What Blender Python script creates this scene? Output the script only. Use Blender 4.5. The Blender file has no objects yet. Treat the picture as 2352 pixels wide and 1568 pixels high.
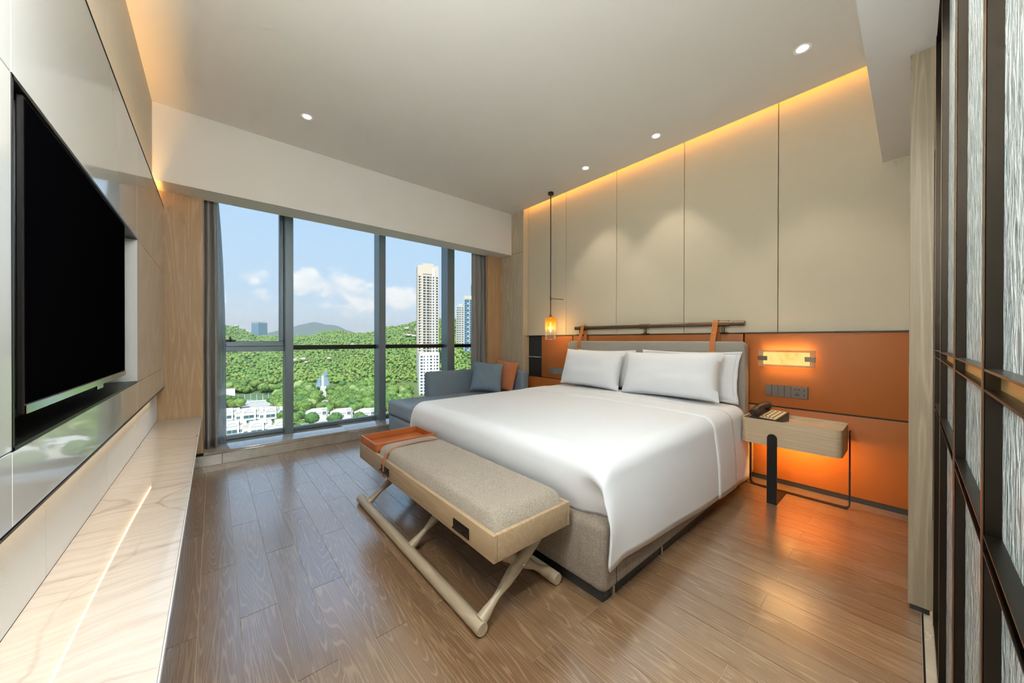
import bpy, bmesh, math, random
import numpy as np
from mathutils import Vector, Matrix, noise
random.seed(7)
S = bpy.context.scene
C = S.collection
PI = math.pi

# ------------------------------------------------------------------ camera
FPX, CX, CY, CAMH = 792.84, 1176.0, 784.0, 1.10
_y, _p, _r = math.radians(40.79), math.radians(-0.193), math.radians(0.081)
FW = Vector((math.sin(_y) * math.cos(_p), math.cos(_y) * math.cos(_p), math.sin(_p)))
_rt = Vector((math.cos(_y), -math.sin(_y), 0))
_up = _rt.cross(FW)
RT = _rt * math.cos(_r) + _up * math.sin(_r)
UP = -_rt * math.sin(_r) + _up * math.cos(_r)
cam = bpy.data.cameras.new('camera')
cam.sensor_width = 36
cam.lens = FPX * 36 / 2352
cam.clip_start = 0.01
cam.clip_end = 20000
camo = bpy.data.objects.new('camera', cam)
C.objects.link(camo)
_m = Matrix((RT, UP, -FW)).transposed().to_4x4()
_m.translation = (0, 0, CAMH)
camo.matrix_world = _m
S.camera = camo

# ------------------------------------------------------------------ view
S.view_settings.view_transform = 'Standard'
S.view_settings.look = 'None'
S.view_settings.gamma = 1
S.view_settings.exposure = 0.34
S.view_settings.use_curve_mapping = False
S.cycles.use_denoising = True
S.cycles.max_bounces = 7
S.cycles.diffuse_bounces = 3
S.cycles.glossy_bounces = 4
S.cycles.transmission_bounces = 6
S.cycles.transparent_max_bounces = 12
S.cycles.caustics_reflective = False
S.cycles.caustics_refractive = False
S.cycles.sample_clamp_indirect = 4.0
S.cycles.use_adaptive_sampling = True
S.cycles.adaptive_threshold = 0.14
S.cycles.adaptive_min_samples = 12

# ------------------------------------------------------------------ node helpers
def nd(nt, kind, props=None, **ins):
    n = nt.nodes.new(kind)
    for k, v in (props or {}).items():
        setattr(n, k, v)
    for k, v in ins.items():
        key = int(k[1:]) if k[0] == '_' and k[1:].isdigit() else k.replace('_', ' ')
        s = n.inputs[key]
        if hasattr(v, 'is_output'):
            nt.links.new(v, s)
        else:
            s.default_value = v
    return n

def mth(nt, op, a, b=0.0, c=None, clamp=False):
    n = nt.nodes.new('ShaderNodeMath')
    n.operation = op
    n.use_clamp = clamp
    for i, v in enumerate((a, b) if c is None else (a, b, c)):
        if hasattr(v, 'is_output'):
            nt.links.new(v, n.inputs[i])
        else:
            n.inputs[i].default_value = v
    return n.outputs[0]

def mixc(nt, fac, a, b, blend='MIX'):
    n = nt.nodes.new('ShaderNodeMix')
    n.data_type = 'RGBA'
    n.blend_type = blend
    for s, v in ((n.inputs[0], fac), (n.inputs[6], a), (n.inputs[7], b)):
        if hasattr(v, 'is_output'):
            nt.links.new(v, s)
        else:
            s.default_value = v if s.type == 'VALUE' else (tuple(v) + (1,))[:4]
    return n.outputs[2]

def ramp(nt, fac, stops):
    n = nt.nodes.new('ShaderNodeValToRGB')
    e = n.color_ramp.elements
    while len(e) < len(stops):
        e.new(0.5)
    for el, (p, c) in zip(e, stops):
        el.position = p
        el.color = (tuple(c) + (1,))[:4] if isinstance(c, (tuple, list)) else (c, c, c, 1)
    nt.links.new(fac, n.inputs[0])
    return n.outputs[0]

# ------------------------------------------------------------------ world: blue sky with fair-weather clouds
def pixdir(u, v):
    return (FW + RT * ((u - CX) / FPX) + UP * ((CY - v) / FPX)).normalized()

W = bpy.data.worlds.new('World')
S.world = W
W.use_nodes = True
W.cycles.sampling_method = 'MANUAL'
W.cycles.sample_map_resolution = 512
nt = W.node_tree
nt.nodes.clear()
tc = nd(nt, 'ShaderNodeTexCoord')
sx = nd(nt, 'ShaderNodeSeparateXYZ', Vector=tc.outputs['Generated'])
az = mth(nt, 'ARCTAN2', sx.outputs[0], sx.outputs[1])
el = mth(nt, 'ARCSINE', sx.outputs[2])
sky = ramp(nt, mth(nt, 'ADD', mth(nt, 'MULTIPLY', el, 0.6), 0.1), [
    (0.0, (0.30, 0.33, 0.33)), (0.09, (0.62, 0.66, 0.66)), (0.1, (0.84, 0.90, 0.95)), (0.17, (0.56, 0.73, 0.92)),
    (0.30, (0.47, 0.68, 0.93)), (0.50, (0.36, 0.58, 0.90)), (1.0, (0.22, 0.44, 0.82))])
cv = nd(nt, 'ShaderNodeCombineXYZ', X=mth(nt, 'MULTIPLY', az, 22.0), Y=mth(nt, 'MULTIPLY', el, 30.0), Z=0.3)
n1 = nd(nt, 'ShaderNodeTexNoise', Vector=cv.outputs[0], Scale=1.0, Detail=4.0, Roughness=0.55).outputs[0]
cv2 = nd(nt, 'ShaderNodeCombineXYZ', X=mth(nt, 'MULTIPLY', az, 3.0), Y=mth(nt, 'MULTIPLY', el, 9.0), Z=4.0)
n2 = nd(nt, 'ShaderNodeTexNoise', Vector=cv2.outputs[0], Scale=1.0, Detail=1.0).outputs[0]
# cumulus banks: (pixel azimuth/elevation they stand at, angular size)
ae = nd(nt, 'ShaderNodeCombineXYZ', X=az, Y=el).outputs[0]
acc = None
for (u, v, ru, rv, w) in [(705, 648, 60, 34, 1.0), (790, 662, 75, 34, 1.0), (842, 690, 45, 26, .9), (760, 700, 110, 18, .55), (925, 688, 58, 34, .95), (585, 636, 40, 22, .62),
                          (622, 672, 40, 22, .55), (560, 722, 70, 16, .5), (835, 722, 90, 14, .5)]:
    d = pixdir(u, v)
    a0, e0 = math.atan2(d.x, d.y), math.asin(d.z)
    d1, d2 = pixdir(u + ru, v), pixdir(u, v - rv)
    ra, re = abs(math.atan2(d1.x, d1.y) - a0), abs(math.asin(d2.z) - e0)
    q = nd(nt, 'ShaderNodeVectorMath', {'operation': 'MULTIPLY_ADD'}, _0=ae, _1=(1 / ra, 1 / re, 0), _2=(-a0 / ra, -e0 / re, 0)).outputs[0]
    q = nd(nt, 'ShaderNodeVectorMath', {'operation': 'DOT_PRODUCT'}, _0=q, _1=q).outputs['Value']
    b = mth(nt, 'MULTIPLY_ADD', q, -.6 * w, w)
    acc = b if acc is None else mth(nt, 'MAXIMUM', acc, b)
band = mth(nt, 'SUBTRACT', n2, 0.45, clamp=True)
acc = mth(nt, 'MAXIMUM', acc, band)
cm = mth(nt, 'ADD', acc, mth(nt, 'MULTIPLY', mth(nt, 'SUBTRACT', n1, 0.5), 1.5))
mask = nd(nt, 'ShaderNodeMapRange', {'interpolation_type': 'SMOOTHSTEP'}, Value=cm, From_Min=0.30, From_Max=0.85, To_Max=0.95).outputs[0]
ccol = ramp(nt, n1, [(0.35, (0.78, 0.84, 0.92)), (0.6, (0.98, 0.98, 0.98))])
skyc = mixc(nt, mask, sky, ccol)
bg = nd(nt, 'ShaderNodeBackground', Color=skyc, Strength=.87)
nd(nt, 'ShaderNodeOutputWorld', Surface=bg.outputs[0])

# ------------------------------------------------------------------ sun (comes from behind the building, over the viewer)
sl = bpy.data.lights.new('sun', 'SUN')
sl.energy = 3.6
sl.angle = math.radians(0.6)
sl.color = (1.0, 0.95, 0.86)
so = bpy.data.objects.new('sun', sl)
C.objects.link(so)
so.rotation_euler = Vector((0.42, 0.62, -0.85)).to_track_quat('-Z', 'Y').to_euler()

# ------------------------------------------------------------------ mesh helpers
def new():
    return bmesh.new()

def merge(bm, b2):
    me = bpy.data.meshes.new('tmp')
    b2.to_mesh(me)
    b2.free()
    bm.from_mesh(me)
    bpy.data.meshes.remove(me)
    return bm

def box(bm, x0, x1, y0, y1, z0, z1, bev=0.0, seg=2, only=None, mtx=None):
    b = bmesh.new()
    bmesh.ops.create_cube(b, size=1.0)
    for v in b.verts:
        v.co = Vector((x0 + (v.co.x + .5) * (x1 - x0), y0 + (v.co.y + .5) * (y1 - y0), z0 + (v.co.z + .5) * (z1 - z0)))
    if bev > 0:
        es = b.edges[:]
        if only:
            ax = 'xyz'.index(only)
            es = [e for e in es if abs((e.verts[0].co - e.verts[1].co)[ax]) > 1e-6]
        bmesh.ops.bevel(b, geom=es, offset=bev, segments=seg, profile=0.5, affect='EDGES')
    if mtx is not None:
        bmesh.ops.transform(b, matrix=mtx, verts=b.verts)
    return merge(bm, b)

def tube(bm, pts, r, seg=12, cap=True, flat=None):
    """sweep along pts; r a number or a list; flat=(normal) with r=(half width, half thickness) gives a strap"""
    pts = [Vector(p) for p in pts]
    n = len(pts)
    rings = []
    ref = None
    for i, p in enumerate(pts):
        t = (pts[min(i + 1, n - 1)] - pts[max(i - 1, 0)]).normalized()
        if ref is None:
            ref = Vector((0, 0, 1)) if abs(t.z) < .9 else Vector((1, 0, 0))
        a = (ref - t * ref.dot(t))
        a = a.normalized() if a.length > 1e-5 else t.orthogonal().normalized()
        ref = a
        bb = t.cross(a)
        rr = r[i] if isinstance(r, (list, tuple)) else r
        rings.append([bm.verts.new(p + a * math.cos(2 * PI * k / seg) * rr + bb * math.sin(2 * PI * k / seg) * rr) for k in range(seg)])
    for i in range(n - 1):
        for k in range(seg):
            bm.faces.new((rings[i][k], rings[i][(k + 1) % seg], rings[i + 1][(k + 1) % seg], rings[i + 1][k]))
    if cap:
        bm.faces.new(rings[0][::-1])
        bm.faces.new(rings[-1])
    return bm

def strap(bm, pts, wdir, w, th):
    """flat band: pts centre line, wdir width direction"""
    pts = [Vector(p) for p in pts]
    wd = Vector(wdir).normalized()
    n = len(pts)
    rings = []
    for i, p in enumerate(pts):
        t = (pts[min(i + 1, n - 1)] - pts[max(i - 1, 0)]).normalized()
        nn = t.cross(wd).normalized()
        rings.append([bm.verts.new(p + wd * (sx_ * w / 2) + nn * (sn * th / 2)) for sx_, sn in ((-1, -1), (1, -1), (1, 1), (-1, 1))])
    for i in range(n - 1):
        for k in range(4):
            bm.faces.new((rings[i][k], rings[i][(k + 1) % 4], rings[i + 1][(k + 1) % 4], rings[i + 1][k]))
    bm.faces.new(rings[0][::-1])
    bm.faces.new(rings[-1])
    return bm

def lathe(bm, prof, c=(0, 0, 0), seg=32, close=False, mtx=None):
    rings = []
    nv = []
    for (r, z) in prof:
        ring = []
        if r < 1e-6:
            v = bm.verts.new((c[0], c[1], c[2] + z))
            ring = [v] * seg
            nv.append(v)
        else:
            for k in range(seg):
                v = bm.verts.new((c[0] + r * math.cos(2 * PI * k / seg), c[1] + r * math.sin(2 * PI * k / seg), c[2] + z))
                ring.append(v)
                nv.append(v)
        rings.append(ring)
    for i in range(len(rings) - 1 + (1 if close else 0)):
        a, b = rings[i], rings[(i + 1) % len(rings)]
        for k in range(seg):
            vs = [a[k], a[(k + 1) % seg], b[(k + 1) % seg], b[k]]
            u = []
            for v in vs:
                if v not in u:
                    u.append(v)
            if len(u) > 2:
                try:
                    bm.faces.new(u)
                except ValueError:
                    pass
    if mtx is not None:
        bmesh.ops.transform(bm, matrix=mtx, verts=nv)
    return bm

def grid(bm, f, nu, nv, cu=False):
    vs = [[bm.verts.new(f(i, j)) for j in range(nv)] for i in range(nu)]
    for i in range(nu - (0 if cu else 1)):
        for j in range(nv - 1):
            bm.faces.new((vs[i][j], vs[(i + 1) % nu][j], vs[(i + 1) % nu][j + 1], vs[i][j + 1]))
    return vs

WL = {}
def wloc(o):
    return WL.get(o.name, Vector((0, 0, 0)))

def tag(o, label=None, cat=None, group=None, kind=None):
    if label: o['label'] = label
    if cat: o['category'] = cat
    if group: o['group'] = group
    if kind: o['kind'] = kind
    return o

def obj(name, bm, mat, parent=None, smooth=35, local=False, kind=None, recalc=True):
    """link a bmesh (built in world coordinates unless local) as one mesh object"""
    if recalc:
        bmesh.ops.recalc_face_normals(bm, faces=bm.faces)
    if parent is None:
        xs = [v.co for v in bm.verts]
        mn = Vector([min(v[i] for v in xs) for i in range(3)])
        mx = Vector([max(v[i] for v in xs) for i in range(3)])
        loc = Vector(((mn.x + mx.x) / 2, (mn.y + mx.y) / 2, mn.z))
    else:
        loc = wloc(parent)
    if not local:
        for v in bm.verts:
            v.co -= loc
    me = bpy.data.meshes.new(name)
    bm.to_mesh(me)
    bm.free()
    if mat is not None:
        me.materials.append(mat)
    if smooth:
        for p in me.polygons:
            p.use_smooth = True
        me.set_sharp_from_angle(angle=math.radians(smooth))
    o = bpy.data.objects.new(name, me)
    C.objects.link(o)
    if parent is None:
        o.location = loc
    else:
        o.parent = parent
    WL[o.name] = loc
    if kind:
        o['kind'] = kind
    return o

def thing(name, label, cat, loc=(0, 0, 0), group=None, kind=None, rz=0):
    o = bpy.data.objects.new(name, None)
    C.objects.link(o)
    o.location = loc
    o.rotation_euler = (0, 0, rz)
    o.empty_display_size = 0.1
    WL[o.name] = Vector(loc)
    return tag(o, label, cat, group, kind)

def struct(name, bm, mat, label=None, smooth=35):
    o = obj(name, bm, mat, smooth=smooth)
    return tag(o, label, kind='structure')

def bx(name, mat, parent, *a, **k):
    """one box as a part"""
    return obj(name, box(new(), *a, **k), mat, parent)

# ------------------------------------------------------------------ materials
def base(name, color=(.8, .8, .8), rough=.5, metal=0., spec=.5, **kw):
    m = bpy.data.materials.new(name)
    m.use_nodes = True
    nt = m.node_tree
    b = nt.nodes['Principled BSDF']
    b.inputs['Base Color'].default_value = (*color, 1)
    b.inputs['Roughness'].default_value = rough
    b.inputs['Metallic'].default_value = metal
    b.inputs['Specular IOR Level'].default_value = spec
    for k, v in kw.items():
        b.inputs[k.replace('_', ' ')].default_value = v
    return m, nt, b

def bump(nt, b, h, strength=.3, dist=.01):
    n = nd(nt, 'ShaderNodeBump', Strength=strength, Distance=dist, Height=h)
    nt.links.new(n.outputs[0], b.inputs['Normal'])

def coords(nt, scale=(1, 1, 1), rnd=False, kind='Object'):
    t = nd(nt, 'ShaderNodeTexCoord').outputs[kind]
    if rnd:
        oi = nd(nt, 'ShaderNodeObjectInfo').outputs['Random']
        off = nd(nt, 'ShaderNodeCombineXYZ', X=mth(nt, 'MULTIPLY', oi, 37.0), Y=mth(nt, 'MULTIPLY', oi, 91.0), Z=mth(nt, 'MULTIPLY', oi, 53.0)).outputs[0]
        t = nd(nt, 'ShaderNodeVectorMath', {'operation': 'ADD'}, _0=t, _1=off).outputs[0]
    return nd(nt, 'ShaderNodeMapping', Vector=t, Scale=scale).outputs[0]

def painted(name, color, rough=.6, amp=.02):
    m, nt, b = base(name, color, rough)
    n = nd(nt, 'ShaderNodeTexNoise', Vector=coords(nt), Scale=2.0, Detail=3.0).outputs[0]
    c = mixc(nt, n, [x * (1 - amp) for x in color], [min(1, x * (1 + amp)) for x in color])
    nt.links.new(c, b.inputs['Base Color'])
    f = nd(nt, 'ShaderNodeTexNoise', Vector=coords(nt), Scale=220.0, Detail=2.0).outputs[0]
    bump(nt, b, f, .05, .002)
    return m

def metal(name, color, rough=.3, metallic=1.0):
    m, nt, b = base(name, color, rough, metallic)
    n = nd(nt, 'ShaderNodeTexNoise', Vector=coords(nt, (1, 1, 30)), Scale=20.0).outputs[0]
    r = nd(nt, 'ShaderNodeMapRange', Value=n, To_Min=rough * .96, To_Max=rough * 1.05).outputs[0]
    nt.links.new(r, b.inputs['Roughness'])
    return m

def wood(name, dark, light, axis='z', cross=9.0, along=.7, rough=.45, pore=.35, porecol=None, rnd=False, coat=0.0, bumpy=.15, contrast=.6):
    m, nt, b = base(name, dark, rough)
    sc = [cross] * 3
    sc['xyz'.index(axis)] = along
    co = coords(nt, tuple(sc), rnd)
    n = nd(nt, 'ShaderNodeTexNoise', Vector=co, Scale=1.0, Detail=2.0, Distortion=.6).outputs[0]
    ring = mth(nt, 'SINE', mth(nt, 'MULTIPLY', n, 60.0))
    ring = mth(nt, 'ADD', mth(nt, 'MULTIPLY', ring, .5), .5)
    ring = mth(nt, 'POWER', ring, 3.0)
    sc2 = [300.0] * 3
    sc2['xyz'.index(axis)] = 9.0
    p = nd(nt, 'ShaderNodeTexNoise', Vector=coords(nt, tuple(sc2), rnd), Scale=1.0, Detail=2.0, Roughness=.6).outputs[0]
    p = nd(nt, 'ShaderNodeMapRange', Value=p, From_Min=.42, From_Max=.68).outputs[0]
    lo = nd(nt, 'ShaderNodeTexNoise', Vector=coords(nt, (2, 2, 2), rnd), Scale=1.0).outputs[0]
    fac = mth(nt, 'MULTIPLY', mth(nt, 'ADD', mth(nt, 'MULTIPLY', ring, contrast), mth(nt, 'MULTIPLY', lo, 1 - contrast)), 1.0, clamp=True)
    c = mixc(nt, fac, dark, light)
    pc = porecol or [x * .6 for x in dark]
    pm = mth(nt, 'MULTIPLY', mth(nt, 'MULTIPLY', p, pore), mth(nt, 'ADD', .35, mth(nt, 'MULTIPLY', ring, .65)))
    c = mixc(nt, pm, c, pc)
    nt.links.new(c, b.inputs['Base Color'])
    bump(nt, b, mth(nt, 'ADD', p, ring), bumpy, .0015)
    if coat:
        b.inputs['Coat Weight'].default_value = coat
        b.inputs['Coat Roughness'].default_value = .25
    return m

def plank_mat():
    """brown oak with limed (whitened) grain"""
    m, nt, b = base('limed_oak_floor', (.2, .12, .07), .32, Coat_Weight=1.0, Coat_Roughness=.22, Coat_IOR=3.4)
    t = coords(nt, (1, 1, 1), True)
    co = nd(nt, 'ShaderNodeMapping', Vector=t, Scale=(8.5, .42, 3)).outputs[0]
    n = nd(nt, 'ShaderNodeTexNoise', Vector=co, Scale=1.0, Detail=1.5, Roughness=.45, Distortion=.25).outputs[0]
    fine = nd(nt, 'ShaderNodeTexNoise', Vector=nd(nt, 'ShaderNodeMapping', Vector=t, Scale=(60, 9, 10)).outputs[0], Scale=1.0, Detail=2.0).outputs[0]
    n = mth(nt, 'ADD', n, mth(nt, 'MULTIPLY', fine, .006))
    ring = mth(nt, 'ADD', mth(nt, 'MULTIPLY', mth(nt, 'SINE', mth(nt, 'MULTIPLY', n, 290.0)), .5), .5)
    line = nd(nt, 'ShaderNodeMapRange', Value=ring, From_Min=.80, From_Max=1.0).outputs[0]
    p = nd(nt, 'ShaderNodeTexNoise', Vector=nd(nt, 'ShaderNodeMapping', Vector=t, Scale=(260, 9, 40)).outputs[0], Scale=1.0, Detail=3.0, Roughness=.65).outputs[0]
    p = nd(nt, 'ShaderNodeMapRange', Value=p, From_Min=.50, From_Max=.72).outputs[0]
    where = nd(nt, 'ShaderNodeTexNoise', Vector=nd(nt, 'ShaderNodeMapping', Vector=t, Scale=(7, 1.6, 3)).outputs[0], Scale=1.0, Detail=2.0).outputs[0]
    where = nd(nt, 'ShaderNodeMapRange', Value=where, From_Min=.38, From_Max=.62).outputs[0]
    lime = mth(nt, 'MAXIMUM', mth(nt, 'MULTIPLY', line, .33), mth(nt, 'MULTIPLY', mth(nt, 'MULTIPLY', p, where), .62))
    oi = nd(nt, 'ShaderNodeObjectInfo').outputs['Random']
    tone = mixc(nt, oi, (.185, .095, .042), (.235, .127, .060))
    c = mixc(nt, lime, tone, (.54, .40, .24))
    nt.links.new(c, b.inputs['Base Color'])
    r = nd(nt, 'ShaderNodeMapRange', Value=lime, To_Min=.30, To_Max=.42).outputs[0]
    nt.links.new(r, b.inputs['Roughness'])
    bump(nt, b, lime, .12, .001)
    return m

def weave(name, c1, c2, k=900.0, rough=.9, noise_amt=.5, bumps=.5, c3=None, streak=0.0):
    m, nt, b = base(name, c1, rough, spec=.2)
    t = nd(nt, 'ShaderNodeTexCoord').outputs['Object']
    s = nd(nt, 'ShaderNodeSeparateXYZ', Vector=t)
    a = mth(nt, 'SINE', mth(nt, 'MULTIPLY', mth(nt, 'ADD', s.outputs[0], s.outputs[2]), k))
    bb = mth(nt, 'SINE', mth(nt, 'MULTIPLY', mth(nt, 'ADD', s.outputs[1], s.outputs[2]), k))
    w = mth(nt, 'ADD', mth(nt, 'MULTIPLY', mth(nt, 'MULTIPLY', a, bb), .5), .5)
    n = nd(nt, 'ShaderNodeTexNoise', Vector=t, Scale=k * .28, Detail=2.0).outputs[0]
    n = nd(nt, 'ShaderNodeMapRange', Value=n, From_Min=.3, From_Max=.7).outputs[0]
    f = mth(nt, 'ADD', mth(nt, 'MULTIPLY', w, 1 - noise_amt), mth(nt, 'MULTIPLY', n, noise_amt))
    c = mixc(nt, f, c1, c2)
    if streak:
        st = nd(nt, 'ShaderNodeTexNoise', Vector=nd(nt, 'ShaderNodeMapping', Vector=t, Scale=(90, 90, 3)).outputs[0], Scale=1.0, Detail=2.0).outputs[0]
        st2 = nd(nt, 'ShaderNodeTexNoise', Vector=nd(nt, 'ShaderNodeMapping', Vector=t, Scale=(4, 4, 260)).outputs[0], Scale=1.0, Detail=2.0).outputs[0]
        stm = nd(nt, 'ShaderNodeMapRange', Value=mth(nt, 'ADD', st, st2), From_Min=.7, From_Max=1.3).outputs[0]
        c = mixc(nt, mth(nt, 'MULTIPLY', stm, streak), c, c3 or c2)
    nt.links.new(c, b.inputs['Base Color'])
    b.inputs['Sheen Weight'].default_value = .15
    bump(nt, b, f, bumps, .002)
    return m

def leather(name, color, rough=.5, scale=350.0):
    m, nt, b = base(name, color, rough, spec=.35)
    v = nd(nt, 'ShaderNodeTexVoronoi', Vector=coords(nt), Scale=scale).outputs[0]
    n = nd(nt, 'ShaderNodeTexNoise', Vector=coords(nt), Scale=6.0, Detail=4.0).outputs[0]
    c = mixc(nt, n, [x * .92 for x in color], [min(1, x * 1.08) for x in color])
    nt.links.new(c, b.inputs['Base Color'])
    bump(nt, b, v, .25, .001)
    return m

def marble_mat():
    m, nt, b = base('cream_marble', (.8, .7, .6), .06)
    t = coords(nt)
    dn = nd(nt, 'ShaderNodeTexNoise', Vector=t, Scale=2.2, Detail=5.0, Roughness=.6)
    warp = nd(nt, 'ShaderNodeVectorMath', {'operation': 'SCALE'}, _0=dn.outputs['Color'], Scale=.16).outputs[0]
    tw = nd(nt, 'ShaderNodeVectorMath', {'operation': 'ADD'}, _0=t, _1=warp).outputs[0]
    # soft streaks running across the slab
    st = nd(nt, 'ShaderNodeTexNoise', Vector=nd(nt, 'ShaderNodeMapping', Vector=tw, Scale=(3.2, 44, 4)).outputs[0], Scale=1.0, Detail=5.0, Roughness=.62).outputs[0]
    c = ramp(nt, st, [(.24, (.46, .385, .33)), (.38, (.60, .53, .465)), (.58, (.67, .61, .55))])
    # a few sharp dark veins
    vn = nd(nt, 'ShaderNodeTexNoise', Vector=nd(nt, 'ShaderNodeMapping', Vector=tw, Scale=(2.2, 1.3, 1)).outputs[0], Scale=1.0, Detail=1.0).outputs[0]
    ve = mth(nt, 'ABSOLUTE', mth(nt, 'SUBTRACT', vn, .5))
    vm = nd(nt, 'ShaderNodeMapRange', Value=ve, From_Min=0.0, From_Max=.007, To_Min=1.0, To_Max=0.0).outputs[0]
    pres = nd(nt, 'ShaderNodeTexNoise', Vector=t, Scale=1.3, Detail=1.0).outputs[0]
    pres = nd(nt, 'ShaderNodeMapRange', Value=pres, From_Min=.40, From_Max=.55).outputs[0]
    c = mixc(nt, mth(nt, 'MULTIPLY', mth(nt, 'MULTIPLY', vm, pres), .5), c, (.25, .17, .12))
    nt.links.new(c, b.inputs['Base Color'])
    return m

def stone_mat(name, c1, c2, rough=.18):
    m, nt, b = base(name, c1, rough)
    n = nd(nt, 'ShaderNodeTexNoise', Vector=coords(nt), Scale=9.0, Detail=8.0, Roughness=.65, Distortion=.4).outputs[0]
    n = nd(nt, 'ShaderNodeMapRange', Value=n, From_Min=.3, From_Max=.7).outputs[0]
    c = mixc(nt, n, c1, c2)
    v = nd(nt, 'ShaderNodeTexNoise', Vector=coords(nt, (1, 1, 2)), Scale=5.0, Detail=4.0, Distortion=1.0).outputs[0]
    vm = nd(nt, 'ShaderNodeMapRange', Value=mth(nt, 'ABSOLUTE', mth(nt, 'SUBTRACT', v, .5)), From_Max=.012, To_Min=1.0, To_Max=0.0).outputs[0]
    c = mixc(nt, mth(nt, 'MULTIPLY', vm, .35), c, [min(1, x * 1.7) for x in c2])
    nt.links.new(c, b.inputs['Base Color'])
    return m

def emit(name, color, strength):
    m = bpy.data.materials.new(name)
    m.use_nodes = True
    nt = m.node_tree
    nt.nodes.clear()
    e = nd(nt, 'ShaderNodeEmission', Color=(*color, 1), Strength=strength)
    nd(nt, 'ShaderNodeOutputMaterial', Surface=e.outputs[0])
    return m

def thin_glass(name, tint=(1, 1, 1), refl=.06):
    m = bpy.data.materials.new(name)
    m.use_nodes = True
    nt = m.node_tree
    nt.nodes.clear()
    lw = nd(nt, 'ShaderNodeLayerWeight', Blend=.25).outputs['Fresnel']
    t = nd(nt, 'ShaderNodeBsdfTransparent', Color=(*tint, 1))
    g = nd(nt, 'ShaderNodeBsdfGlossy', Color=(1, 1, 1, 1), Roughness=.02)
    f = mth(nt, 'MULTIPLY', lw, refl * 5, clamp=True)
    mx = nd(nt, 'ShaderNodeMixShader', _0=f, _1=t.outputs[0], _2=g.outputs[0])
    nd(nt, 'ShaderNodeOutputMaterial', Surface=mx.outputs[0])
    return m

M = {}
M['plank'] = plank_mat()
M['subfloor'] = painted('floor_joint_filler', (.40, .31, .22), .7)
M['ceiling'] = painted('ceiling_paint', (.80, .785, .74), .75)
M['lowceiling'] = painted('bulkhead_paint', (.86, .85, .82), .75)
M['fabric_wall'] = weave('beige_wall_fabric', (.57, .505, .375), (.66, .595, .46), 1400, .85, .6, .12)
M['pale_wall'] = weave('pale_wall_fabric', (.74, .735, .715), (.84, .835, .82), 1400, .85, .6, .12)
M['leather_wall'] = leather('tan_wall_leather', (.42, .130, .028), .5, 420)
M['tray_leather'] = leather('tan_tray_leather', (.37, .105, .028), .38, 420)
M['strap_leather'] = leather('strap_leather', (.50, .17, .045), .5, 600)
M['belt_leather'] = leather('brown_belt_leather', (.36, .15, .08), .4, 600)
M['black'] = metal('black_metal', (.018, .016, .015), .38, .6)
M['black_matte'] = painted('black_lacquer', (.015, .015, .015), .5)
M['bronze'] = metal('bronze_metal', (.20, .145, .105), .32)
M['darkbronze'] = metal('dark_bronze', (.045, .036, .028), .30)
M['lit_frame_edge'] = metal('bronze_lit_edge', (.16, .115, .08), .28)  # lighter bronze standing in for light on the mullion edges
M['gold'] = metal('brass', (.80, .52, .18), .3, .7)
M['chrome'] = metal('chrome', (.75, .75, .75), .12)
M['alu'] = metal('window_aluminium', (.19, .24, .275), .35, .4)
M['veneer'] = wood('oak_veneer_upright', (.44, .275, .14), (.58, .40, .235), 'z', 8.0, .55, .5, .35, (.24, .15, .085))
M['veneer_grey'] = wood('greyed_oak_veneer', (.46, .375, .26), (.60, .50, .36), 'z', 8.0, .55, .5, .35, (.68, .60, .46))
M['column_oak'] = wood('column_oak', (.235, .18, .115), (.34, .265, .175), 'z', 8.0, .55, .5, .35, (.46, .38, .27))
M['bench_wood'] = wood('bench_oak', (.34, .235, .135), (.44, .32, .20), 'y', 9.0, .7, .45, .4, (.22, .14, .08))
M['leg_wood'] = wood('leg_ash', (.36, .285, .195), (.45, .36, .25), 'y', 9.0, .8, .4, .3, (.25, .18, .12))
M['stand_wood'] = wood('nightstand_oak', (.50, .37, .235), (.65, .51, .35), 'y', 10.0, .8, .5, .4, (.30, .20, .12))
M['marble'] = marble_mat()
M['sill_stone'] = stone_mat('sill_stone', (.30, .255, .20), (.40, .345, .275), .12)
M['sill_stone'].node_tree.nodes['Principled BSDF'].inputs['Coat Weight'].default_value = 1.0
M['sill_stone'].node_tree.nodes['Principled BSDF'].inputs['Coat Roughness'].default_value = .08
M['sill_stone'].node_tree.nodes['Principled BSDF'].inputs['Coat IOR'].default_value = 2.8
M['threshold'] = stone_mat('threshold_stone', (.40, .33, .24), (.50, .42, .32), .2)
M['white_edge'] = painted('white_lacquer_edge', (.75, .76, .77), .2)
m_, nt_, b_ = base('gloss_grey_lacquer', (.66, .66, .63), .16, spec=.35, Coat_Weight=.85, Coat_Roughness=.03)
n_ = nd(nt_, 'ShaderNodeTexNoise', Vector=coords(nt_), Scale=1.5).outputs[0]
nt_.links.new(mixc(nt_, n_, (.65, .65, .62), (.67, .67, .64)), b_.inputs['Base Color'])
M['gloss'] = m_
m_, nt_, b_ = base('black_screen', (.0015, .0015, .002), .45, spec=.0)
n_ = nd(nt_, 'ShaderNodeTexNoise', Vector=coords(nt_), Scale=3.0).outputs[0]
nt_.links.new(nd(nt_, 'ShaderNodeMapRange', Value=n_, To_Min=.42, To_Max=.48).outputs[0], b_.inputs['Roughness'])
M['screen'] = m_
M['linen'] = weave('white_bed_linen', (.735, .75, .775), (.775, .79, .815), 2500, .75, .5, .03)
M['tweed'] = weave('beige_tweed', (.085, .068, .052), (.56, .475, .385), 950, .95, .40, .8)
M['tweed_base'] = weave('bed_base_tweed', (.10, .078, .062), (.46, .385, .31), 820, .95, .42, .9, (.16, .12, .095), .5)
M['headboard'] = weave('grey_headboard_fabric', (.22, .20, .17), (.46, .42, .365), 1200, .95, .55, .5)
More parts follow.
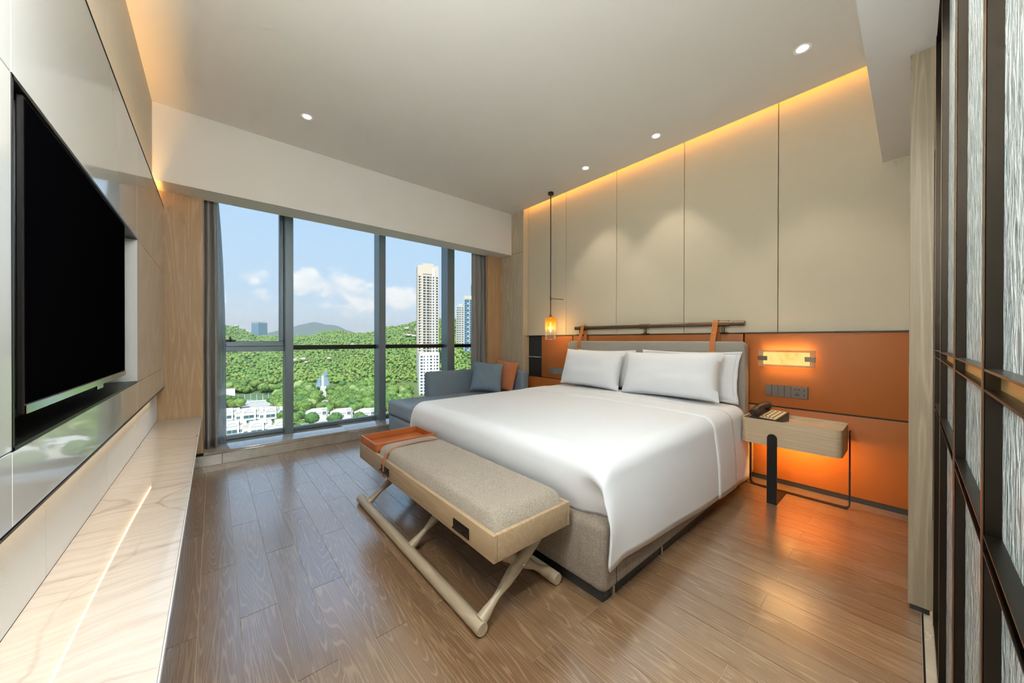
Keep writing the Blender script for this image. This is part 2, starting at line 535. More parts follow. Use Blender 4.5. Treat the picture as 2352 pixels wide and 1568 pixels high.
M['sofa'] = weave('blue_grey_sofa_fabric', (.13, .185, .24), (.33, .40, .47), 1300, .95, .55, .5)
M['cushion_blue'] = weave('slate_blue_cushion_fabric', (.11, .175, .24), (.27, .35, .43), 1300, .95, .55, .5)
M['cushion_orange'] = weave('coral_cushion_fabric', (.46, .145, .06), (.62, .24, .11), 1500, .95, .55, .4)
M['curtain'] = weave('grey_curtain_fabric', (.30, .28, .26), (.42, .395, .37), 1500, .9, .6, .25)
M['glass'] = thin_glass('window_glass', (.97, .985, .98), .03)
M['clear'] = thin_glass('clear_glass', (.93, .95, .95), .12)
M['phone'] = painted('phone_plastic', (.035, .030, .026), .35)
M['phone_face'] = painted('phone_faceplate', (.62, .50, .28), .45)
M['switch'] = painted('switch_plastic', (.135, .115, .10), .4)
M['switch_dark'] = painted('switch_gap', (.02, .018, .016), .5)
M['switch_grey'] = painted('switch_plastic_grey', (.21, .205, .195), .4)
M['lamp_white'] = painted('downlight_trim', (.85, .85, .83), .4)

def sheer_mat():
    m = bpy.data.materials.new('sheer_voile')
    m.use_nodes = True
    nt = m.node_tree
    nt.nodes.clear()
    t = coords(nt, (1, 1, 1))
    n = nd(nt, 'ShaderNodeTexNoise', Vector=t, Scale=500.0).outputs[0]
    tr = nd(nt, 'ShaderNodeBsdfTransparent', Color=(.9, .93, .95, 1))
    d = nd(nt, 'ShaderNodeBsdfDiffuse', Color=(.62, .66, .68, 1))
    tl = nd(nt, 'ShaderNodeBsdfTranslucent', Color=(.62, .68, .72, 1))
    a = nd(nt, 'ShaderNodeMixShader', _0=.6, _1=d.outputs[0], _2=tl.outputs[0])
    f = nd(nt, 'ShaderNodeMapRange', Value=n, To_Min=.5, To_Max=.85).outputs[0]
    b = nd(nt, 'ShaderNodeMixShader', _0=f, _1=tr.outputs[0], _2=a.outputs[0])
    nd(nt, 'ShaderNodeOutputMaterial', Surface=b.outputs[0])
    return m
M['sheer'] = sheer_mat()

def rain_glass():
    """hammered privacy glass with upright ripples"""
    m, nt, b = base('rippled_privacy_glass', (.66, .73, .71), .14, spec=.7, IOR=1.45)
    b.inputs['Transmission Weight'].default_value = .25
    n = nd(nt, 'ShaderNodeTexNoise', Vector=coords(nt, (70, 70, 20)), Scale=1.0, Detail=3.0, Distortion=.8).outputs[0]
    bump(nt, b, n, 1.0, .010)
    c = ramp(nt, n, [(.35, (.42, .52, .52)), (.62, (.86, .92, .90))])
    nt.links.new(c, b.inputs['Base Color'])
    return m
M['rain'] = rain_glass()

def amber_glass():
    m = bpy.data.materials.new('amber_fade_glass')
    m.use_nodes = True
    nt = m.node_tree
    nt.nodes.clear()
    g = nd(nt, 'ShaderNodeTexCoord').outputs['Generated']
    z = nd(nt, 'ShaderNodeSeparateXYZ', Vector=g).outputs[2]
    c = ramp(nt, z, [(.0, (.96, .96, .95)), (.34, (.95, .92, .86)), (.62, (.90, .62, .16)), (1.0, (.80, .42, .03))])
    t = nd(nt, 'ShaderNodeBsdfTransparent', Color=c)
    gl = nd(nt, 'ShaderNodeBsdfGlossy', Color=(1, 1, 1, 1), Roughness=.03)
    lw = nd(nt, 'ShaderNodeLayerWeight', Blend=.3).outputs['Fresnel']
    mx = nd(nt, 'ShaderNodeMixShader', _0=mth(nt, 'MULTIPLY', lw, .7), _1=t.outputs[0], _2=gl.outputs[0])
    tl = nd(nt, 'ShaderNodeBsdfTranslucent', Color=c)
    amt = nd(nt, 'ShaderNodeMapRange', Value=z, From_Min=.3, From_Max=.8, To_Min=.03, To_Max=.22).outputs[0]
    m2 = nd(nt, 'ShaderNodeMixShader', _0=amt, _1=mx.outputs[0], _2=tl.outputs[0])
    nd(nt, 'ShaderNodeOutputMaterial', Surface=m2.outputs[0])
    return m
M['amber'] = amber_glass()

def light(name, kind, loc, energy, color, parent=None, aim=None, **kw):
    l = bpy.data.lights.new(name, kind)
    l.energy = energy
    l.color = color
    for k, v in kw.items():
        setattr(l, k, v)
    o = bpy.data.objects.new(name, l)
    C.objects.link(o)
    o.location = Vector(loc) - (wloc(parent) if parent else Vector())
    if aim is not None:
        o.rotation_euler = Vector(aim).to_track_quat('-Z', 'Y').to_euler()
    if parent:
        o.parent = parent
    return o

def strip_light(name, loc, energy, color, parent, n, axis, length, width):
    """rectangular area light: n emitting direction, axis long direction"""
    o = light(name, 'AREA', loc, energy, color, parent, shape='RECTANGLE', size=length, size_y=width)
    n = Vector(n).normalized()
    a = Vector(axis)
    a = (a - n * a.dot(n)).normalized()
    o.rotation_euler = Matrix((a, (-n).cross(a), -n)).transposed().to_euler()
    return o

WARM = (1.0, .50, .12)
SOFT = (1.0, .90, .76)
NEUT = (.95, 1.0, 1.0)

# ================================================================== THE ROOM
XL, XR, ZC = -0.3575, 3.32, 2.90       # tv-side wall, fabric head wall, ceiling
YH0, YH1, ZH = 3.755, 4.03, 2.317      # window bulkhead
YP = 4.005                             # plinth front
# ---- floor: subfloor + single planks
b = new(); box(b, -.6, 3.5, -2.1, 4.6, -.12, -.0025)
floor = struct('floor', b, M['subfloor'], 'limed brown oak plank floor')
pm = None
PW, PLN = .1247, .8825
for k in range(-2, 27):
    x0 = -.0485 + PW * k
    y = (.4055 if k % 2 == 0 else .846) - PLN
    while y < YP:
        ya, yb = max(y, -.028), min(y + PLN, YP)
        xa, xb = x0, min(x0 + PW, 3.31)
        if yb - ya > .03:
            full = abs(yb - ya - PLN) < 1e-4 and abs(xb - xa - PW) < 1e-4
            if full and pm is not None:
                o = bpy.data.objects.new('plank', pm)
                C.objects.link(o)
                o.location = Vector((xa, ya, 0)) - wloc(floor)
                o.parent = floor
            else:
                bb = new()
                box(bb, .0011, xb - xa - .0011, .0011, yb - ya - .0011, -.0024, 0)
                o = obj('plank', bb, M['plank'], floor, local=True)
                o.location = Vector((xa, ya, 0)) - wloc(floor)
                if full:
                    pm = o.data
        y += PLN
# ---- ceiling slab with the slot for the cove light beside the head wall
b = new(); box(b, -.5, 3.24, .13, YH0 + .02, ZC, ZC + .04)
ceil = struct('ceiling', b, M['ceiling'], 'white painted ceiling')
bx('roof_slab', M['ceiling'], ceil, -.75, 3.6, -2.2, 4.7, 3.08, 3.2)
b = new(); box(b, -.5, 3.5, -2.1, .13, 2.27, 3.08)
struct('ceiling_bulkhead', b, M['lowceiling'], 'lowered white ceiling over the entrance')
b = new(); box(b, -.5, 3.229, YH0, YH1, ZH, 3.08)
struct('beam_window', b, M['ceiling'], 'white bulkhead over the window')
# ---- head wall
b = new(); box(b, 3.345, 3.55, -2.1, 4.7, -.1, 3.1)
wallr = struct('wall_right', b, M['black_matte'], 'head wall with fabric panels above tan leather')
ys = [.008, .683, 1.392, 2.107, 2.82, 3.506]
for y0, y1 in zip(ys[:-1], ys[1:]):
    bx('fabric_panel', M['fabric_wall'], wallr, XR, 3.345, y0 + .0024, y1 - .0024, 1.166, 3.06, .002, 1)
for (y0, y1, z0, z1) in [(.008, .9, .034, .583), (.008, .9, .593, 1.158), (.912, 2.69, .034, .583), (.912, 2.69, .593, 1.158), (2.702, 3.228, .034, .606), (2.702, 3.228, .614, 1.158), (3.228, 3.506, .034, .606)]:
    bx('leather_panel', M['leather_wall'], wallr, 3.305, 3.345, y0, y1, z0, z1, .004, 2)
bx('ledge_strip', M['black_matte'], wallr, 3.300, 3.345, .008, 3.506, 1.158, 1.166)
bx('groove_strip', M['black_matte'], wallr, 3.312, 3.345, .008, 2.69, .582, .594)
b = new(); box(b, 3.303, 3.345, .008, 3.506, 0, .034)
struct('baseboard_right', b, M['black_matte'], 'black skirting under the leather panels')
# niche
nic = thing('wall_niche', 'black open wall niche with a thin shelf beside the oak wall', 'niche', (3.32, 3.37, .61))
bx('back_panel', M['black_matte'], nic, 3.342, 3.3449, 3.236, 3.506, .614, 1.158)
bx('side_panel', M['black_matte'], nic, 3.306, 3.342, 3.229, 3.237, .614, 1.158)
bx('floor_panel', M['black_matte'], nic, 3.306, 3.342, 3.237, 3.506, .607, .616)
bx('shelf', M['chrome'], nic, 3.308, 3.342, 3.237, 3.506, .872, .880)
# ---- oak return beside the window
b = new(); box(b, 3.229, 3.3445, 3.512, 4.7, 0, 3.08)
oakr = struct('wall_return', b, M['veneer_grey'], 'oak clad wall return beside the window')
bx('panel_joint', M['black_matte'], oakr, 3.2285, 3.2295, 3.512, 3.98, 2.322, 2.325)
bx('fabric_return', M['fabric_wall'], oakr, 3.231, 3.3195, 3.506, 3.512, 1.166, 3.06)
b = new(); box(b, 2.972, 3.229, 3.98, 4.03, .119, ZH)
struct('wall_pier_right', b, M['veneer'], 'oak clad pier between curtain and corner')
b = new(); box(b, XL - .3, -.072, 4.01, 4.7, .118, 2.65)
struct('wall_pier_left', b, M['veneer'], 'oak clad pier between the television wall and curtain')
b = new(); box(b, -.75, 3.6, 4.03, 4.7, 2.65, 3.08)
struct('wall_window_head', b, M['ceiling'])
b = new(); box(b, -.75, 3.6, 4.46, 4.7, -.2, .10)
struct('wall_window_foot', b, M['sill_stone'])
# ---- plinth and stone sill
b = new(); box(b, XL, .052, YP, 4.2, 0, .092, .002, 1)
sill = struct('window_sill', b, M['sill_stone'], 'polished beige stone sill on a low plinth')
bx('front_slab', M['sill_stone'], sill, .0535, 1.62, YP, 4.2, 0, .092, .002, 1)
bx('front_slab', M['sill_stone'], sill, 1.6215, 3.229, YP, 4.2, 0, .092, .002, 1)
bx('top_slab', M['sill_stone'], sill, -.0715, 1.10, YP - .004, 4.46, .093, .118, .003, 2)
bx('top_slab', M['sill_stone'], sill, 1.1015, 3.2285, YP - .004, 4.46, .093, .118, .003, 2)
# ---- television wall with the recess for the set
TY0, TY1, TZ0, TZ1 = 1.198, 2.716, .872, 1.643
XP = -.312
b = new()
box(b, -.7, XL, -2.1, 4.7, -.1, TZ0)
box(b, -.7, XL, -2.1, 4.7, TZ1, 3.1)
box(b, -.7, XL, -2.1, TY0, TZ0, TZ1)
box(b, -.7, XL, TY1, 4.7, TZ0, TZ1)
box(b, -.7, XL - .07, TY0, TY1, TZ0, TZ1)
walll = struct('wall_left', b, M['black_matte'], 'television wall of glossy panels over fabric panels')
sy = [-1.36, -.65, .08, .82, 1.565, 2.284, 3.02, 4.01]
for y0, y1 in zip(sy[:-1], sy[1:]):
    bx('fabric_panel', M['pale_wall'], walll, XL, XL + .004, y0 + .001, y1 - .001, .443, .86)
    bx('fabric_panel', M['fabric_wall'], walll, XL, XL + .004, y0 + .001, y1 - .001, 1.66, ZC)
# ---- glossy panel slab standing off the wall
tvp = thing('media_cladding', 'glossy pale grey wall panelling framing the television', 'wall panel', (XP, 2.0, .715))
zs = [.715, TZ0, TZ1, 2.19]
yc = [-1.0, TY0, TY1, 4.008]
for i in range(3):
    for j in range(3):
        if i == 1 and j == 1:
            continue
        bx('gloss_panel', M['gloss'], tvp, XP - .024, XP, yc[i] + .001, yc[i + 1] - .001, zs[j] + .001, zs[j + 1] - .001, .0012, 1)
bx('top_edge', M['darkbronze'], tvp, XP - .026, XP + .002, -1.0, 4.008, 2.19, 2.194)
bx('bottom_edge', M['darkbronze'], tvp, XP - .026, XP + .002, -1.0, 4.008, .7085, .715)
for (y0, y1, z0, z1) in [(TY0 - .001, TY0 + .008, TZ0, TZ1), (TY1 - .008, TY1 + .0005, TZ0, TZ1), (TY0, TY1, TZ0 - .001, TZ0 + .008), (TY0, TY1, TZ1 - .008, TZ1 + .001)]:
    bx('recess_trim', M['gloss'] if y0 > 2.6 else M['black'], tvp, XL - .069, XP + .001, y0, y1, z0, z1)
for yy in (-.6, .4, 1.4, 2.4, 3.4):
    bx('standoff', M['black_matte'], tvp, XL + .004, XP - .024, yy - .05, yy + .05, 1.70, 1.75)
# led strips behind the slab: one shining up, one shining down
led_u = thing('cove_light_strip', 'warm light strip hidden behind the top of the glossy television panel', 'light strip', (XL + .012, 1.5, 2.15))
bx('led_tape', emit('led_tape_up', WARM, 9), led_u, XL + .0045, XL + .012, -.9, 3.98, 2.150, 2.154)
strip_light('led_up', (XL + .013, 1.6, 2.156), 14, WARM, led_u, (.1, 0, 1), (0, 1, 0), 4.7, .012)
led_d = thing('underglow_strip', 'warm light strip under the bottom edge of the television panel', 'light strip', (-.335, 2.0, .70))
bx('led_channel', M['chrome'], led_d, XL + .006, XP - .028, 1.0, 3.62, .716, .722)
bx('led_tape', emit('led_tape_down', (1, .50, .13), 1.25), led_d, -.3455, -.3375, 1.0, 3.62, .7125, .716)
strip_light('led_down', (-.3415, 2.31, .711), 1.3, (1, .66, .30), led_d, (0, 0, -1), (0, 1, 0), 2.6, .006)
# ---- television
tv = thing('television', 'large black flat television recessed in the glossy wall panel', 'television', (-.35, 1.95, .915))
ty0, ty1, tz0, tz1 = 1.263, 2.385, .937, 1.632
XT = -.314
bx('back_shell', M['black_matte'], tv, XL - .06, XT - .010, ty0 + .01, ty1 - .01, tz0 + .01, tz1 - .01, .006, 2)
bx('bezel', M['black'], tv, XT - .010, XT, ty0, ty1, tz0, tz1, .002, 1)
bx('screen', M['screen'], tv, XT, XT + .0012, ty0 + .006, ty1 - .006, tz0 + .022, tz1 - .005)
bx('bottom_bezel', M['chrome'], tv, XT, XT + .004, ty0 + .001, ty1 - .001, tz0, tz0 + .020, .001, 1)
bx('logo_plate', M['chrome'], tv, XT, XT + .006, 1.86, 1.94, tz0 - .012, tz0 + .002, .001, 1)

# ---- wall between bedroom and bathroom, partition screen, bathroom shell
b = new(); box(b, 2.162, 3.345, -.056, .008, .022, 2.27, .002, 1)
wn = struct('wall_near', b, M['column_oak'], 'greyed oak clad wall end beside the glass screen')
bx('plinth', M['black_matte'], wn, 2.17, 3.3, -.05, .002, 0, .022)
b = new(); box(b, -.7, 3.55, -2.2, -2.1, -.1, 3.1)
struct('wall_back', b, painted('bath_tile_far', (.40, .46, .44), .3), 'grey green bathroom wall')
b = new(); box(b, XL, 3.345, -2.1, -.1, -.011, 0)
struct('floor_bathroom', b, M['threshold'], 'pale stone bathroom floor')
b = new(); box(b, .2, 2.16, -.056, -.029, -.011, .001)
thr = struct('trim_1', b, M['threshold'], 'stone threshold strip along the glass screen')
bx('metal_strip', M['black'], thr, .2, 2.16, -.0335, -.0285, -.011, .0018)
ps = thing('glass_screen', 'black metal framed screen of rippled privacy glass panes', 'glass screen', (1.15, -.07, 0))
YF, YG = -.058, -.0715
def mull(xc, w=.012):
    o = bx('mullion', M['darkbronze'], ps, xc - w / 2, xc + w / 2, YG - .020, YF, .002, 2.268, .0008, 1)
    bx('lit_edge_strip', M['lit_frame_edge'], o, xc - w / 2 - .0004, xc + w / 2 + .0004, YF, YF + .0012, .002, 2.268)  # lit front edge of the mullion, painted in as a paler strip
for xc in (2.105, 1.705, 1.172, 1.150, .722, .25):
    mull(xc)
bx('jamb', M['black'], ps, 2.118, 2.1615, YG - .014, YF + .001, .002, 2.268)
for z0, z1, web in ((1.038, 1.066, M['gold']), (.838, .862, M['darkbronze']), (2.243, 2.268, M['darkbronze']), (.002, .03, M['darkbronze'])):
    for xa, xb in ((1.711, 2.099), (1.178, 1.699), (.728, 1.144), (.256, .716)):
        r_ = bx('rail', web, ps, xa, xb, YG - .012, YF - .012, z0 + .003, z1 - .003)
        bx('flange', M['darkbronze'], r_, xa, xb, YG - .012, YF, z1 - .003, z1)
        bx('flange', M['darkbronze'], r_, xa, xb, YG - .012, YF, z0, z0 + .003)
for xa, xb in ((1.711, 2.099), (1.178, 1.699), (.728, 1.144), (.256, .716)):
    for za, zb in ((.03, .838), (.862, 1.038), (1.066, 2.243)):
        bx('pane', M['rain'], ps, xa, xb, YG - .006, YG, za, zb)
bl = thing('bathroom_lamp', 'warm ceiling lamp in the bathroom behind the rippled glass', 'lamp', (1.7, -1.1, 2.24))
b = new(); lathe(b, [(0, -.03), (.06, -.028), (.09, -.012), (.092, 0)], (1.7, -1.1, 2.27), 24)
obj('diffuser', b, emit('bath_lamp', (1, .78, .5), 6), bl)
light('bath_light', 'POINT', (1.7, -1.1, 2.18), 130, (1, .86, .68), bl, shadow_soft_size=.1)

# ---- window
win = thing('window_1', 'floor to ceiling window with grey aluminium mullions', None, (1.5, 4.4, .118), kind='structure')
GY = 4.445
mulls = [(.562, .636), (1.537, 1.617), (2.493, 2.606)]
for x0, x1 in mulls:
    m1 = bx('mullion', M['alu'], win, x0, x1, 4.28, 4.46, .118, 2.65, .003, 1)
cols = [(-.2, .562), (.636, 1.537), (1.617, 2.493), (2.606, 3.3)]
for i, (x0, x1) in enumerate(cols):
    bx('bottom_rail', M['alu'], win, x0, x1, 4.405, 4.46, .118, .150, .002, 1)
    bx('top_rail', M['alu'], win, x0, x1, 4.40, 4.46, 2.60, 2.65)
    if i == 0:
        bx('transom', M['alu'], win, x0, x1, 4.38, 4.46, .983, 1.035, .002, 1)
        sa = bx('sash_bottom', M['alu'], win, x0, x1 - .002, 4.375, 4.455, 1.036, 1.088, .003, 1)
        bx('sash_side', M['alu'], win, .524, .5605, 4.375, 4.455, 1.088, 2.60, .003, 1)
        hd = bx('handle_plate', M['black'], sa, .075, .160, 4.362, 4.375, 1.083, 1.102, .002, 1)
        bx('handle', M['black'], sa, .112, .127, 4.345, 4.374, 1.09, 1.128, .003, 1)
        bx('pane', M['glass'], win, x0, .524, GY - .004, GY + .004, 1.088, 2.60)
        bx('pane', M['glass'], win, x0, x1, GY - .004, GY + .004, .150, .983)
    else:
        bx('transom', M['black'], win, x0, x1, 4.395, 4.46, .995, 1.044, .002, 1)
        bx('pane', M['glass'], win, x0, x1, GY - .004, GY + .004, 1.044, 2.60)
        bx('pane', M['glass'], win, x0, x1, GY - .004, GY + .004, .150, .995)

# ---- curtains
def curtain(name, label, x0, x1, y0, amp, waves, z0, z1, mat, pinch, th=.004, seed=0, belly=0.0):
    b = new()
    n, k = 120, 26
    rnd = random.Random(seed)
    ph = rnd.random() * 6
    def f(i, j):
        s = i / (n - 1)
        t = j / (k - 1)
        z = z0 + (z1 - z0) * t
        sq = 1 - pinch * t ** 3
        a = amp * (1 - .55 * t ** 2)
        x = x0 + (x1 - x0) * (s * sq if pinch >= 0 else s)
        x += belly * math.sin(PI * min(1, max(0, t))) * s
        y = y0 + a * math.sin(2 * PI * waves * s + ph + .5 * math.sin(5 * s + 2 * t)) + .006 * math.sin(9 * t + 11 * s)
        return Vector((x, y, z))
    grid(b, f, n, k)
    o = obj(name, b, mat, smooth=80)
    md = o.modifiers.new('solid', 'SOLIDIFY')
    md.thickness = th
    return tag(o, label, 'curtain')
curtain('curtain', 'grey drape gathered beside the oak pier at the television end', -.068, .022, 4.165,   .036, 1.9, .122, 2.645, M['curtain'], .12, seed=1)
curtain('sheer_curtain', 'thin white sheer gathered behind the grey drape near the television', -.03, .086, 4.29, .012, 4.5, .122, 2.645, M['sheer'], .62, .0015, seed=5)
curtain('curtain', 'grey drape gathered at the sofa end of the window', 2.835, 3.10, 4.16, .045, 3.6, .122, 2.645, M['curtain'], -.1, seed=3)

# ================================================================== FURNITURE
# ---- marble shelf under the television
cr = thing('media_bench', 'long low bench with a polished cream marble top under the television', 'bench', (-.22, 1.9, 0))
bx('marble_top', M['marble'], cr, XL + .0045, -.084, -.9, 4.003, .424, .443, .002, 2)
bx('edge_trim', M['white_edge'], cr, -.0835, -.0805, -.9, 4.003, .4245, .4425)
bx('under_edge', M['white_edge'], cr, XL + .0045, -.088, -.9, 4.003, .400, .4235)
bx('body', M['white_edge'], cr, XL + .0045, -.134, -.9, 4.003, 0, .400)

# ---- bed
bed = thing('bed', 'upholstered double bed with a tweed base and grey headboard', 'bed', (2.2, 1.74, 0))
bx('plinth', M['black_matte'], bed, 1.232, 3.2, .845, 2.62, 0, .054)
b = new(); box(b, 1.20, 3.24, .814, 2.655, .054, .332, .030, 4)
bs = obj('base', b, M['tweed_base'], bed)
bx('seam', M['black_matte'], bs, 1.286, 1.289, .8125, .8145, .07, .31)
bx('glide', M['chrome'], bed, 1.285, 1.30, .829, .843, 0, .053)
bx('glide', M['chrome'], bed, 1.72, 1.735, .829, .843, 0, .053)
b = new(); box(b, 1.262, 3.165, .872, 2.60, .334, .565, .06, 5)
obj('mattress', b, M['linen'], bed)
b = new(); box(b, 3.175, 3.285, .862, 2.672, .30, 1.094, .055, 6, only='x')
bm_ = b
bmesh.ops.bevel(bm_, geom=[e for e in bm_.edges if abs(e.verts[0].co.x - e.verts[1].co.x) < 1e-6], offset=.016, segments=3, profile=.5, affect='EDGES')
hbo = obj('headboard', b, M['headboard'], bed, smooth=50)

# ---- duvet
def sm(a, b_, x):
    t = min(1, max(0, (x - a) / (b_ - a)))
    return t * t * (3 - 2 * t)
DX0, DX1, DT, DR, DF = 1.205, 3.02, .606, .085, .085
def hemz(x):
    pts = [(1.2, .166), (1.24, .172), (1.30, .186), (1.557, .160), (2.058, .122), (2.6, .094), (3.05, .076)]
    for (a, za), (c, zc) in zip(pts[:-1], pts[1:]):
        if x <= c:
            return za + (zc - za) * max(0, (x - a)) / (c - a)
    return pts[-1][1]
def section(x, off=0.0):
    """list of points from the right hem over the top to the left hem"""
    e = max(0.0, DX0 + DF - x)
    drop = DF - math.sqrt(max(0, DF * DF - e * e))
    top = DT - drop
    yr, yl = .848, 2.625
    P = []
    hz = hemz(x)
    nS, nA, nT = 12, 7, 34
    flare = .028
    for i in range(nS):                                   # right drape
        t = i / nS
        z = hz + (top - DR - hz) * t
        d = (1 - t)
        y = yr - DR * .35 - flare * d ** 1.3 - .010 * math.sin(PI * d) + .0025 * math.sin(x * 7 + 1.5 * d) * d
        if x < DX0 + .14:                                  # the corner fold swings out a little
            y -= .014 * (1 - (x - DX0) / .14) * math.sin(PI * min(1, d * 1.1))
        P.append((y - off, z))
    for i in range(nA):                                   # rounded shoulder
        a = (i / nA) * PI / 2
        P.append((yr - DR * .35 * math.cos(a) + DR * .65 * (1 - math.cos(a)) - off * math.cos(a), top - DR + DR * math.sin(a) + off * math.sin(a)))
    y0, y1 = P[-1][0], yl - (P[-1][0] - yr)
    for i in range(nT + 1):
        t = i / nT
        y = yr + DR * .65 + (yl - yr - 1.3 * DR) * t
        puff = .012 * math.sin(PI * t) * sm(DX0, DX0 + .5, x) + .004 * noise.noise(Vector((x * 3, y * 3, 2)))
        P.append((y, top + puff + off))
    for i in range(1, nA + 1):
        a = (1 - i / nA) * PI / 2
        P.append((yl + DR * .35 * math.cos(a) - DR * .65 * (1 - math.cos(a)) + off * math.cos(a), top - DR + DR * math.sin(a) + off * math.sin(a)))
    for i in range(1, nS + 1):
        t = i / nS
        P.append((yl + DR * .35 + .03 * t + off, (top - DR) + (.17 - (top - DR)) * t))
    return [Vector((x, y, z)) for y, z in P]
def duvet_mesh():
    b = new()
    xs = [DX0 + DF * (1 - math.cos(PI / 2 * i / 8)) for i in range(8)] + [DX0 + DF + (DX1 - DX0 - DF) * (i / 46) for i in range(47)]
    secs = [section(x) for x in xs]
    vs = [[b.verts.new(p) for p in s] for s in secs]
    for i in range(len(vs) - 1):
        for j in range(len(vs[0]) - 1):
            b.faces.new((vs[i][j], vs[i + 1][j], vs[i + 1][j + 1], vs[i][j + 1]))
    # foot flap, tucked behind the lip of the base
    j0, j1 = 12, len(vs[0]) - 13
    prev = vs[0][j0:j1 + 1]
    n = 12
    for k in range(1, n + 1):
        t = k / n
        row = []
        for v0 in vs[0][j0:j1 + 1]:
            zt = v0.co.z
            yy = v0.co.y
            x = DX0 + .036 * t ** 1.5 - .010 * math.sin(PI * t)
            edge = 1 - sm(.82, 1.0, yy)
            x += .050 * edge * math.sin(PI / 2 * min(1, t * 2.2))
            row.append(b.verts.new((x, max(yy, .82) + .030 * edge * min(1, t * 2), zt + (.333 - zt) * t)))
        for j in range(len(row) - 1):
            b.faces.new((prev[j], prev[j + 1], row[j + 1], row[j]))
        prev = row
    return b
dv = obj('duvet', duvet_mesh(), M['linen'], smooth=60)
md = dv.modifiers.new('solid', 'SOLIDIFY'); md.thickness = .010; md.offset = -1
tag(dv, 'smooth white duvet spread over the bed and hanging down its side', 'duvet')
b = new()
xs = [2.40 + .34 * i / 10 for i in range(11)]
secs = [section(x, .006 * math.sin(PI * min(1, (i + .6) / 2.2) / 2) * (1 if i < 10 else .3)) for i, x in enumerate(xs)]
vs = [[b.verts.new(p) for p in s[0:-10]] for s in secs]
for i in range(len(vs) - 1):
    for j in range(len(vs[0]) - 1):
        b.faces.new((vs[i][j], vs[i + 1][j], vs[i + 1][j + 1], vs[i][j + 1]))
fo = obj('turned_hem', b, M['linen'], dv, smooth=60)
md = fo.modifiers.new('solid', 'SOLIDIFY'); md.thickness = .004; md.offset = -1

# ---- pillows
def pillow_bm(w, h, th, flange=.0, seed=0, n=28, sag=.0):
    """stuffed shape in local axes: y width, z height, x thickness"""
    b = new()
    def f(sgn):
        def g(i, j):
            u, v = -1 + 2 * i / (n - 1), -1 + 2 * j / (n - 1)
            pu = max(0, 1 - abs(u) ** 3.4) ** .5
            pv = max(0, 1 - abs(v) ** 3.0) ** .5
            t = th / 2 * pu * pv
            y = w / 2 * u * (1 - .055 * (1 - v * v))
            z = h / 2 * v * (1 - .075 * (1 - u * u))
            nz = noise.noise(Vector((u * 2.1 + seed, v * 2.1, sgn)))
            t *= 1 + .10 * nz
            z += -sag * (1 - u * u) * (v + 1) * .25 * h
            return Vector((sgn * t, y, z))
        return g
    grid(b, f(1), n, n)
    grid(b, f(-1), n, n)
    bmesh.ops.remove_doubles(b, verts=b.verts, dist=.0004)
    return b
def place(bm, c, lean, yaw=0, roll=0):
    m = Matrix.Translation(c) @ Matrix.Rotation(yaw, 4, 'Z') @ Matrix.Rotation(lean, 4, 'Y') @ Matrix.Rotation(roll, 4, 'X')
    bmesh.ops.transform(bm, matrix=m, verts=bm.verts)
    return bm
def flange_bm(w, h, fw, n=24):
    b = new()
    out = []
    def edge(s, k):
        y, z = 0, 0
        if k == 0: return (-w / 2 + w * s, -h / 2 * (1 - .075 * (1 - (2 * s - 1) ** 2)))
        if k == 1: return (w / 2 * (1 - .055 * (1 - (2 * s - 1) ** 2)), -h / 2 + h * s)
        if k == 2: return (w / 2 - w * s, h / 2 * (1 - .075 * (1 - (2 * s - 1) ** 2)))
        return (-w / 2 * (1 - .055 * (1 - (2 * s - 1) ** 2)), h / 2 - h * s)
    pts = [edge(i / n, k) for k in range(4) for i in range(n)]
    N = len(pts)
    A = [b.verts.new((0, y * .985, z * .985)) for y, z in pts]
    B_ = [b.verts.new((.006 * math.sin(i * .55) + .004 * math.sin(i * 1.3), y * (1 + fw * 2 / w), z * (1 + fw * 1.4 / h))) for i, (y, z) in enumerate(pts)]
    for i in range(N):
        b.faces.new((A[i], A[(i + 1) % N], B_[(i + 1) % N], B_[i]))
    return b
pl = [('plump white pillow standing in front at the window side of the bed', (2.955, 2.175, .812), .73, .395, .19, .30, .02, 1, .0),
      ('white pillow mostly hidden behind the front pillow at the window side', (3.108, 2.13, .812), .72, .39, .065, .20, -.01, 4, .0),
      ('plump white pillow standing in front at the nightstand side of the bed', (2.940, 1.365, .812), .83, .40, .195, .32, -.02, 2, .0),
      ('white flanged pillow behind the front pillow at the nightstand side', (3.108, 1.29, .808), .78, .38, .065, .20, .0, 3, .028)]
for lab, c, w, h, th, lean, roll, sd, fl in pl:
    p = obj('pillow', place(pillow_bm(w, h, th, seed=sd), Vector(c), lean, 0, roll), M['linen'], smooth=70)
    tag(p, lab, 'pillow')
    if fl:
        q = obj('flange', place(flange_bm(w, h, fl), Vector(c), lean, 0, roll), M['linen'], p, smooth=70)
        md = q.modifiers.new('solid', 'SOLIDIFY'); md.thickness = .003

